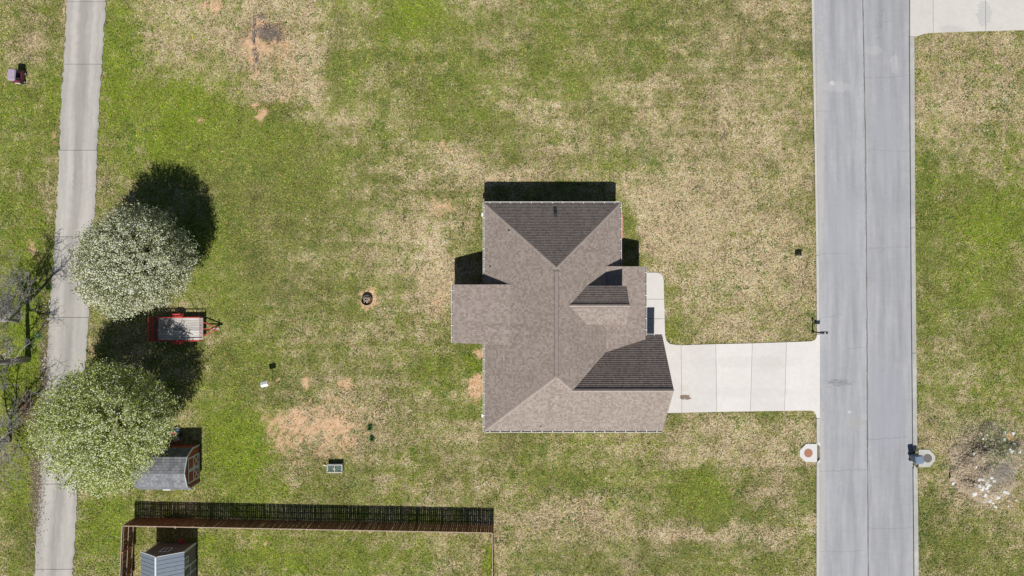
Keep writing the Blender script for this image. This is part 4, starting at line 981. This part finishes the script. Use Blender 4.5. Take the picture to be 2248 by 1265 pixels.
for i in range(4):
    (ya, za), (yb, zb_) = rl[i], rl[i+1]; MB().beam((rx1+.015, ya, za-.05), (rx1+.015, yb, zb_-.05), .03, .13).build('bargeboard', TRIM, shed, world=True)
for y in (yn-.05, ys_+.05): MB().box(sx1, sx1+.03, y-.05, y+.05, .05, 1.6).build('corner_board', TRIM, shed, world=True)
dy0, dy1, dz = P(0,1048)[1], P(0,993)[1], 1.98; dm = (dy0+dy1)/2
for (a0, a1) in ((dy0, dm-.012), (dm+.012, dy1)):
    d_ = MB().box(sx1+.002, sx1+.03, a0, a1, .1, dz).build('door', BARN, shed, world=True); tr_ = MB(); X_ = sx1+.032; wd = .11
    for (p, q) in (((a0+wd/2,.1),(a0+wd/2,dz)), ((a1-wd/2,.1),(a1-wd/2,dz)), ((a0,.1+wd/2),(a1,.1+wd/2)), ((a0,dz-wd/2),(a1,dz-wd/2)), ((a0,1.08),(a1,1.08))):
        tr_.beam((X_, p[0], p[1]), (X_, q[0], q[1]), wd if p[0] == q[0] else .02, wd if p[0] != q[0] else .02) if p[0] != q[0] else tr_.box(X_-.012, X_+.012, p[0]-wd/2, p[0]+wd/2, .1, dz)
    tr_.beam((X_-.003, a0+.08, .18), (X_-.003, a1-.08, 1.02), .018, .09); tr_.beam((X_-.005, a0+.08, 1.02), (X_-.005, a1-.08, .18), .014, .09)
    tr_.build('door_trim', TRIM, d_, world=True)
MB().box((sx0+sx1)/2-.25, (sx0+sx1)/2+.35, ys_-.13, ys_-.02, 1.45, 1.56).build('vent', WHITE, shed, world=True)

# push mower and ladder behind the barn shed
mx, my = P(389, 951); mw = thing('lawn_mower', 'push mower with a blue deck and looped handle behind the barn shed', 'mower', (mx, my, 0), R(200))
BLUE = pm('blue_paint', (.10,.22,.42), .4, .15, 6)
MB().lathe((0,-.1,.1), [(.30,0),(.33,.06),(.31,.17),(.2,.22)], 20).build('deck', BLUE, mw, smooth=False); en = MB().rbox((0,-.1,.31), .30, .26, .2, bev=.04).build('engine', pm('light_grey_plastic', (.5,.52,.54), .5, .1, 8), mw)
MB().lathe((0,-.1,.5), [(.11,0),(.11,.05),(.08,.07)], 14).build('starter_cover', RED, en)
for (a, c) in ((-.3,.2),(.3,.2),(-.3,-.38),(.3,-.38)): MB().lathe((a-.03, c, .11), [(.11,0),(.11,.06)], 14, 'x').build('wheel', TYRE, mw)
h = MB(); h.tube([(-.22,.1,.25),(-.22,.45,.7),(-.22,.72,1.05)], .017, 7); h.tube([(.22,.1,.25),(.22,.45,.7),(.22,.72,1.05)], .017, 7); h.tube([(-.22,.72,1.05),(.22,.72,1.05)], .02, 7); h.tube([(-.22,.45,.7),(.22,.45,.7)], .015, 7); h.build('handle', pm('red_tube', (.45,.05,.04), .4), mw)
MB().rbox((0,.38,.35), .34, .34, .26, taper=.85).build('grass_bag', pm('pale_cloth', (.55,.57,.6), .8), mw)
ld = thing('ladder', 'wooden ladder lying on edge along the back of the barn shed', 'ladder', P(392, 973)+(0,)); lx0, lx1 = P(362,0,1.5)[0]-ld.location.x, P(417,0,1.5)[0]-ld.location.x
LW = pm('pale_ladder_wood', (.58,.52,.45), .7, .1, 6)
for z_ in (1.72, 1.95): MB().beam((lx0,-.28,z_), (lx1,-.28,z_), .04, .06).build('rail', LW, ld)
for i in range(6): x_ = lx0+.1+(lx1-lx0-.2)*i/5; MB().beam((x_,-.28,1.72), (x_,-.28,1.95), .03, .03).build('rung', LW, ld)
for x_ in (lx0+.3, lx1-.3): MB().beam((x_,-.30,-.05), (x_,-.30,1.75), .06, .06).build('support', LW, ld)

# ------------------------------------------------------------------ grey metal shed inside the fence
MET = pm('blue_grey_metal', (.17,.205,.25), .45, .1, 4, metal=.1, spec=.5); DGR = pm('dark_grey_siding', (.16,.15,.14), .8, .15, 5)
gx0, gx1 = P(347.4,0)[0], P(430.6,0)[0]; gy1 = P(0,1191.5)[1]; gy0 = gy1-4.4; gc = (gx0+gx1)/2; he, hr = 2.35, 3.25
gs = thing('garden_shed', 'grey shed with a ribbed blue grey metal roof inside the fence corner', 'shed', (gc, (gy0+gy1)/2, 0))
w_ = MB(); pr = [(gx0,0),(gx1,0),(gx1,he-.08),(gc,hr-.1),(gx0,he-.08)]; k = 5
w_.add([(x,gy0,z) for x,z in pr]+[(x,gy1,z) for x,z in pr], [tuple(range(k)), tuple(range(2*k-1,k-1,-1))]+[(i,k+i,k+(i+1)%k,(i+1)%k) for i in range(k)]); w_.build('wall', DGR, gs, world=True)
for s in (-1, 1):
    xe = gc+s*((gx1-gx0)/2+.14); ze = he-.1; ya, yb = gy0-.15, gy1+.12; n_ = 15; dy_ = (yb-ya)/n_
    for i in range(n_):   # lapped roof sheets, each its own panel
        q0, q1 = ya+i*dy_+.013, ya+(i+1)*dy_-.013; mb = MB()
        mb.add([(gc,q0,hr),(xe,q0,ze),(xe,q1,ze+.0),(gc,q1,hr),(gc,q0,hr-.035),(xe,q0,ze-.035),(xe,q1,ze-.035),(gc,q1,hr-.035)], [(0,1,2,3) if s < 0 else (3,2,1,0),(4,5,6,7),(0,1,5,4),(1,2,6,5),(2,3,7,6),(3,0,4,7)])
        mb.build('roof_panel', MET, gs, world=True)
    MB().add([(gc,ya,hr-.04),(xe-s*.01,ya,ze-.04),(xe-s*.01,yb,ze-.04),(gc,yb,hr-.04)], [(0,1,2,3)]).build('roof_deck', DARKM, gs, world=True)
    MB().beam((gc, yb+.015, hr-.03), (xe, yb+.015, ze-.03), .03, .09).build('bargeboard', TRIM, gs, world=True)
    MB().rbox((gc+s*((gx1-gx0)/2-.05), gy1+.008, 0), .1, .03, he-.1).build('corner_board', TRIM, gs, world=True)
MB().beam((gc, gy0-.15, hr+.02), (gc, gy1+.13, hr+.02), .13, .04).build('ridge_cap', pm('pale_ridge_metal', (.55,.6,.64), .4, .1, 6), gs, world=True)
MB().rbox((gx1+.008, gy1-.05, 0), .03, .1, he-.1).build('corner_board', TRIM, gs, world=True)
LAV = pm('pale_window_frame', (.80,.80,.84), .5, .06, 5)
def win2(cx, cy, ox, oy, w_, z0, z1):
    tx, ty = abs(oy), abs(ox)
    def bb(s0, s1, za, zb_, d0, d1):
        X = sorted((cx+tx*s0+ox*d0, cx+tx*s1+ox*d1)); Y = sorted((cy+ty*s0+oy*d0, cy+ty*s1+oy*d1)); return (X[0], X[1], Y[0], Y[1], za, zb_)
    f = MB().box(*bb(-w_/2,w_/2,z0,z0+.06,.0,.04)).box(*bb(-w_/2,w_/2,z1-.06,z1,.0,.04)).box(*bb(-w_/2,-w_/2+.06,z0+.06,z1-.06,0,.04)).box(*bb(w_/2-.06,w_/2,z0+.06,z1-.06,0,.04)).box(*bb(-.02,.02,z0+.06,z1-.06,.0,.032)).box(*bb(-w_/2+.06,-.02,(z0+z1)/2-.015,(z0+z1)/2+.015,0,.03)).box(*bb(.02,w_/2-.06,(z0+z1)/2-.015,(z0+z1)/2+.015,0,.03))
    o = f.build('window', LAV, gs, world=True); MB().box(*bb(-w_/2+.06,w_/2-.06,z0+.06,z1-.06,.003,.012)).build('pane', GLASS, o, world=True)
win2(gc-.1, gy1, 0, 1, .72, 1.15, 1.95); win2(gx1, gy1-.85, 1, 0, .75, 1.35, 2.0)
dd_ = MB().box(gx1+.002, gx1+.03, gy1-2.6, gy1-1.35, .05, 2.0).build('door', DGR, gs, world=True); tr_ = MB()
for (a0, a1, z0, z1) in ((gy1-2.66,gy1-2.6,.05,2.06),(gy1-1.35,gy1-1.29,.05,2.06),(gy1-2.6,gy1-1.35,2.0,2.06),(gy1-2.6,gy1-1.35,1.0,1.06),(gy1-2.0,gy1-1.94,.05,1.0),(gy1-2.0,gy1-1.94,1.06,2.0)): tr_.box(gx1+.003, gx1+.045, a0, a1, z0, z1)
tr_.build('door_trim', LAV, dd_, world=True)
rx_, ry_ = P(399, 1191); rt = thing('toy', 'small red plastic toy in the shade behind the grey shed', 'toy', (rx_, ry_+.12, 0))
MB().lathe((0,0,-.02), [(.12,0),(.15,.1),(.13,.22),(.06,.25)], 12).build('body', pm('red_plastic', (.65,.04,.08), .4, .1, 5), rt); MB().tube([(-.1,0,.2),(-.06,0,.34),(.06,0,.34),(.1,0,.2)], .02, 6).build('handle', pm('red_plastic', (.65,.04,.08)), rt)

# ------------------------------------------------------------------ wooden privacy fence
FW = wood('brown_picket', (.17,.075,.04), (.33,.165,.09), 2); FC = pm('cap_wood', (.38,.285,.22), .85, .15, 5); FT = pm('pale_rail_wood', (.52,.42,.35), .85, .15, 5); FH = 1.83
fence = thing('fence', 'brown wooden privacy fence around three sides of the lower yard', 'fence', P(297, 1137)+(0,))
A, B, C_, D_ = P(297, 1136.5), P(1082.5, 1151.5), P(1083.5, 1420), P(286, 1420)
pk_me = {}
def run(a, b_, inside, skip_to=None):
    L_ = math.hypot(b_[0]-a[0], b_[1]-a[1]); tx, ty = (b_[0]-a[0])/L_, (b_[1]-a[1])/L_; an = math.atan2(ty, tx); ox, oy = inside
    lx, ly = fence.location.x, fence.location.y; n_ = int(L_/.154)
    if 'p' not in pk_me:
        me_ = MB().box(-.0718, .0718, -.009, .009, -.03, FH-.03).add([(-.0718,-.009,FH-.03),(.0718,-.009,FH-.03),(.0718,.009,FH-.03),(-.0718,.009,FH-.03),(-.045,-.009,FH),(.045,-.009,FH),(.045,.009,FH),(-.045,.009,FH)], [(4,5,6,7),(0,1,5,4),(1,2,6,5),(2,3,7,6),(3,0,4,7)]).mesh('picket'); me_.materials.append(FW); pk_me['p'] = me_
    for i in range(n_):
        s = (i+.5)*L_/n_; o = bpy.data.objects.new('picket', pk_me['p']); col.objects.link(o); o.parent = fence
        o.location = (a[0]+tx*s-lx+random.gauss(0,.0025), a[1]+ty*s-ly, random.gauss(0,.006)); o.rotation_euler = (random.gauss(0,.006), random.gauss(0,.004), an); o.scale = (random.uniform(.965,1.0), 1, 1)
    for z_ in (.28, .95, 1.62):
        MB().beam((a[0]+ox*.035, a[1]+oy*.035, z_), (b_[0]+ox*.035, b_[1]+oy*.035, z_), .04, .088).build('rail', FT, fence, world=True)
    MB().beam((a[0]+ox*.02, a[1]+oy*.02, FH+.014), (b_[0]+ox*.02, b_[1]+oy*.02, FH+.014), .06, .024).build('top_cap', FC, fence, world=True)
    npost = int(L_/1.95)
    for i in range(npost+1):
        s = L_*i/npost; MB().rbox((a[0]+tx*s+ox*.1, a[1]+ty*s+oy*.1, -.05), .09, .09, FH+.03, rz=an).build('post', pm('post_wood', (.48,.26,.16), .85, .2, 6), fence, world=True)
run(A, B, (0, -1)); run(A, P(289, 1310), (1, 0)); run(B, P(1083.5, 1310), (-1, 0))

# ------------------------------------------------------------------ mailbox, yard sign, wheeled bin, toy car
BLK = pm('black_paint', (.018,.019,.021), .45, .15, 8)
mx, my = P(1784.5, 728.5); mb_ = thing('mailbox', 'black mailbox on a black post with a ball finial at the kerb', 'mailbox', (mx, my, 0))
MB().rbox((0,0,-.1), .10, .10, 1.5, bev=.015).build('post', BLK, mb_); MB().lathe((0,0,1.38), [(.05,0),(.07,.02),(.035,.05),(.075,.09),(.085,.14),(.06,.2),(.01,.22)], 16).build('finial', BLK, mb_); MB().rbox((0,0,-.03), .2, .2, .12, taper=.7).build('base', BLK, mb_)
MB().beam((0,0,1.0), (.52,0,1.0), .05, .06).build('arm', BLK, mb_); MB().beam((.05,0,.72), (.36,0,.98), .03, .04).build('brace', BLK, mb_)
bb = MB(); pts = []
for i in range(9): an = math.pi*i/8; pts.append((.10*math.cos(an), .12+.10*math.sin(an)))
pr = [(.10,0)]+pts+[(-.10,0)]; k = len(pr); bb.add([(.12,y,1.04+z) for y,z in pr]+[(.62,y,1.04+z) for y,z in pr], [tuple(range(k-1,-1,-1)), tuple(range(k,2*k))]+[(i,(i+1)%k,k+(i+1)%k,k+i) for i in range(k)])
bx_ = bb.build('box', BLK, mb_); MB().box(.62,.63,-.09,.09,1.05,1.24).build('door', pm('dark_grey_metal', (.12,.13,.14), .4), bx_); MB().lathe((.4,0,1.262), [(.06,0),(.06,.006),(.03,.012)], 14).build('emblem', GALV, bx_); MB().box(.3,.32,-.12,-.105,1.1,1.26).build('flag', RED, bx_)
sx_, sy_ = P(1752.5, 563.2); sg = thing('yard_sign', 'thin upright yard sign seen edge on in the dry front lawn', 'sign', (sx_, sy_, 0), R(1.5))
MB().box(-.27,.27,-.006,.006,.16,.78).build('panel', WHITE, sg)
for x_ in (-.2,.2): MB().tube([(x_,.0,-.1),(x_,0,.2)], .006, 6).build('stake', GALV, sg)
MB().box(-.285,.285,-.012,.012,.775,.8).build('top_rail', GALV, sg); MB().box(-.285,.285,-.012,.012,.07,.095).build('bottom_rail', GALV, sg)
bx_, by_ = P(2003.5, 1003.5); bn = thing('wheeled_bin', 'blue grey wheeled rubbish bin standing at the kerb', 'bin', (bx_, by_, -.1), R(8))
BIN = pm('blue_grey_plastic', (.13,.175,.235), .5, .1, 6); LID = pm('pale_blue_grey_lid', (.15,.205,.28), .45, .12, 5)
MB().rbox((0,0,.06), .48, .50, .94, taper=1.22, bev=.06).build('body', BIN, bn); MB().rbox((0,0,.94), .62, .64, .06, bev=.05).build('rim', BIN, bn)
ld_ = MB().rbox((0.01,0,1.0), .64, .66, .07, taper=.82, bev=.07).build('lid', LID, bn); MB().tube([(.3,-.2,1.0),(.36,-.18,1.02),(.36,.18,1.02),(.3,.2,1.0)], .017, 7).build('handle', BIN, bn); MB().rbox((.0,0,1.065), .3, .34, .012, bev=.03).build('lid_boss', LID, ld_)
for y in (-.26,.2): MB().lathe((-.2,y,.11), [(.11,0),(.11,.06)], 16, 'y').build('wheel', TYRE, bn)
tx_, ty_ = P(47.5, 172); tc = thing('toy_car', 'maroon ride on toy car with a shiny lilac roof on the far left grass', 'toy car', (tx_, ty_, 0), R(-6))
MAR = pm('maroon_plastic', (.15,.03,.06), .3, .15, 6, spec=.5); LIL = pm('lilac_plastic', (.36,.30,.37), .12, .12, 5, spec=1.0)
body = MB(); pr = [(-.5,.12),(.5,.12),(.52,.38),(.3,.52),(.1,.46),(-.2,.44),(-.3,.6),(-.5,.58)]; k = len(pr)
body.add([(-.31,y,z) for y,z in pr]+[(.31,y,z) for y,z in pr], [tuple(range(k)), tuple(range(2*k-1,k-1,-1))]+[(i,k+i,k+(i+1)%k,(i+1)%k) for i in range(k)]); body.build('body', MAR, tc)
for sx in (-1,1):
    for y in (-.4,.3): MB().tube([(sx*.28,y,.45),(sx*.26,y*.95,1.1)], .03, 7).build('pillar', MAR, tc)
    for y in (-.33,.33):
        wv = MB().lathe((sx*.33-.05,y,.14), [(.09,0),(.14,.0),(.15,.03),(.15,.07),(.14,.1),(.09,.1)], 18, 'x').build('wheel', TYRE, tc); MB().lathe((sx*.33-.055,y,.14), [(.03,0),(.085,.005),(.085,.105),(.03,.11)], 14, 'x').build('hub', WHITE, wv)
MB().rbox((0,-.05,1.08), .62, .95, .09, taper=.84, bev=.1).build('roof', LIL, tc); MB().rbox((0,-.1,.42), .46, .3, .06, bev=.04).build('seat', DARKM, tc); MB().tube([(0,.12,.5),(0,.05,.68)], .02, 6).build('steering_column', DARKM, tc); MB().lathe((0,.05,.67), [(.09,0),(.11,.01),(.09,.02)], 14).build('steering_wheel', DARKM, tc); MB().rbox((0,-.51,.3), .4, .03, .07).build('bumper', WHITE, tc)

# ------------------------------------------------------------------ rubble heap, ash heap, stones along the lane
def rock_mesh(seed):
    rr = random.Random(seed); mb = MB(); vs = []; n_ = 6
    for z, r in ((-.35,.75),(.1,1.0),(.5,.6)):
        for i in range(n_): a = 2*math.pi*i/n_+rr.uniform(-.25,.25); q = r*rr.uniform(.7,1.15); vs.append((q*math.cos(a), q*math.sin(a), z*rr.uniform(.8,1.2)))
    fs = [tuple(range(n_-1,-1,-1)), tuple(range(2*n_,3*n_))]
    for k in range(2):
        for i in range(n_): fs.append((k*n_+i, k*n_+(i+1)%n_, (k+1)*n_+(i+1)%n_, (k+1)*n_+i))
    return mb.add(vs, fs)
ROCK = pm('pale_rubble', (.58,.58,.57), .9, .25, 7); rocks = []
for i in range(5): me_ = rock_mesh(i).mesh('rock'); me_.materials.append(ROCK); rocks.append(me_)
hx, hy = P(2167, 1017); hp = thing('rubble_heap', 'overgrown heap of brush, dry grass and broken white rubble', 'rubble heap', (hx, hy, 0))
mm = MB(); G = 26; HR = 2.9
def hz(x, y):
    r = math.hypot(x/2.7, y/3.1) + .55*(float(vn(np.array([x*1.1+3]), np.array([y*1.1+8]), 15)[0])-.55); return -.09 + max(0, (1-r*r))*.80*(.6+.8*float(vn(np.array([x*1.3+7]), np.array([y*1.3]), 5)[0])) + (.12*float(vn(np.array([x*4]), np.array([y*4]), 9)[0]) if r < 1 else 0)
vs = [(-3+6*i/G, -3.4+6.8*j/G, hz(-3+6*i/G, -3.4+6.8*j/G)) for j in range(G+1) for i in range(G+1)]
mm.add(vs, [(j*(G+1)+i, j*(G+1)+i+1, (j+1)*(G+1)+i+1, (j+1)*(G+1)+i) for j in range(G) for i in range(G)]); mm.build('mound', pm('heap_soil', (.36,.29,.20), .95, .6, 5, bmp=.6), hp)
rr = random.Random(12)
for (cx, cy, sp_, n_, s0) in ((2148,1062,.38,26,.14),(2215,975,.5,12,.12),(2180,965,.6,9,.1),(2218,1093,.35,9,.11),(2175,1096,.35,6,.13),(2215,1033,.3,7,.09),(2130,995,.3,4,.1),(2160,985,.4,5,.08),(2091,1066,.08,1,.1),(2140,1032,.1,2,.1)):
    ox, oy = P(cx, cy)
    for i in range(n_):
        x, y = ox-hx+rr.gauss(0,sp_), oy-hy+rr.gauss(0,sp_); s = s0*rr.uniform(.6,1.7); o = bpy.data.objects.new('rock', rr.choice(rocks)); col.objects.link(o); o.parent = hp
        o.location = (x, y, max(hz(x,y),-.03)+s*.25); o.scale = (s, s*rr.uniform(.7,1.1), s*.7); o.rotation_euler = (rr.uniform(-.3,.3), rr.uniform(-.3,.3), rr.uniform(0,6.3))
def twigs(name, parent, cx, cy, n_, sx, sy, L, seed, c1, c2, zf=None, fan=None):
    r_ = np.random.default_rng(seed); x = r_.normal(cx,sx,n_); y = r_.normal(cy,sy,n_); z = np.array([max(zf(a,b),-.02) if zf else 0 for a,b in zip(x,y)])+r_.uniform(.01,.10,n_)
    an = r_.uniform(0,2*np.pi,n_) if fan is None else r_.normal(fan,.35,n_); l_ = r_.uniform(.4,1.2,n_)*L; w_ = r_.uniform(.006,.016,n_); dx_, dy_ = np.cos(an)*l_/2, np.sin(an)*l_/2; dz_ = r_.uniform(-.1,.25,n_)*l_
    px2, py2 = -np.sin(an)*w_, np.cos(an)*w_
    vv = np.stack([np.stack([x-dx_-px2,y-dy_-py2,z],1),np.stack([x+dx_-px2*.5,y+dy_-py2*.5,z+dz_],1),np.stack([x+dx_+px2*.5,y+dy_+py2*.5,z+dz_+.01],1),np.stack([x-dx_+px2,y-dy_+py2,z+.01],1)],1).reshape(-1,3)
    k = r_.uniform(0,1,n_)[:,None]; cc = np.array(c1)*(1-k)+np.array(c2)*k
    o = bpy.data.objects.new(name, np_mesh(name, vv, 4, cc, MATS.get('dry_twigs') or attr_mat('dry_twigs'))); col.objects.link(o); o.parent = parent; o['kind'] = 'stuff'; return o
twigs('dry_grass', hp, 0, 0, 5200, 1.35, 1.45, .28, 3, (.26,.20,.14), (.68,.58,.45), hz); twigs('dry_grass', hp, -1.4, -.1, 2600, .6, 1.3, .3, 5, (.38,.29,.2), (.66,.55,.41), hz)
twigs('brush', hp, .55, -.45, 380, .55, .4, 1.0, 6, (.3,.26,.22), (.58,.52,.46), hz, fan=2.5); twigs('weeds', hp, .2, 1.0, 4200, 1.25, 1.4, .17, 8, (.05,.11,.015), (.12,.22,.03), hz)
ax_, ay_ = P(588, 72); ah = thing('brush_pile', 'flattened grey heap of dead twigs and ash on bare soil', 'brush pile', (ax_, ay_, 0))
twigs('twigs', ah, 0, 0, 430, .45, .32, .38, 15, (.12,.095,.075), (.34,.28,.235)); twigs('twigs', ah, .6, -.25, 150, .45, .28, .3, 16, (.10,.09,.08), (.24,.20,.17))
twigs('charred_sticks', ah, -1.05, -.3, 90, .08, .8, .3, 17, (.06,.06,.06), (.2,.18,.18), fan=1.5); twigs('charred_sticks', ah, -.85, -2.0, 80, .15, .5, .22, 18, (.06,.06,.06), (.2,.18,.17), fan=1.2)
twigs('charred_sticks', ah, -.55, 1.2, 50, .3, .12, .22, 19, (.06,.06,.06), (.2,.18,.17), fan=.5)
rr = random.Random(31); sl_ = thing('stone_row', 'row of small pale stones and leaf litter along the left lane edge', 'stones', P(102, 830)+(0,))
for i in range(70):
    py_ = rr.choice((rr.uniform(640,720), rr.uniform(740,880), rr.uniform(790,870), rr.uniform(1010,1120))); x, y = P(xat(LANE_L, py_)-rr.uniform(1,10), py_); s = rr.uniform(.04,.13); o = bpy.data.objects.new('stone', rr.choice(rocks)); col.objects.link(o); o.parent = sl_
    o.location = (x-sl_.location.x, y-sl_.location.y, -.0); o.scale = (s, s*rr.uniform(.7,1.2), s*.6); o.rotation_euler = (0, 0, rr.uniform(0,6.3))
twigs('leaf_litter', sl_, -.15, .5, 3200, .22, 4.2, .12, 41, (.10,.07,.045), (.42,.32,.23)); twigs('leaf_litter', sl_, -1.5, -2.3, 1300, .45, .9, .15, 42, (.10,.065,.04), (.36,.25,.17)); twigs('leaf_litter', sl_, -.75, -8.5, 2200, .3, 2.2, .14, 43, (.12,.09,.06), (.45,.36,.27))
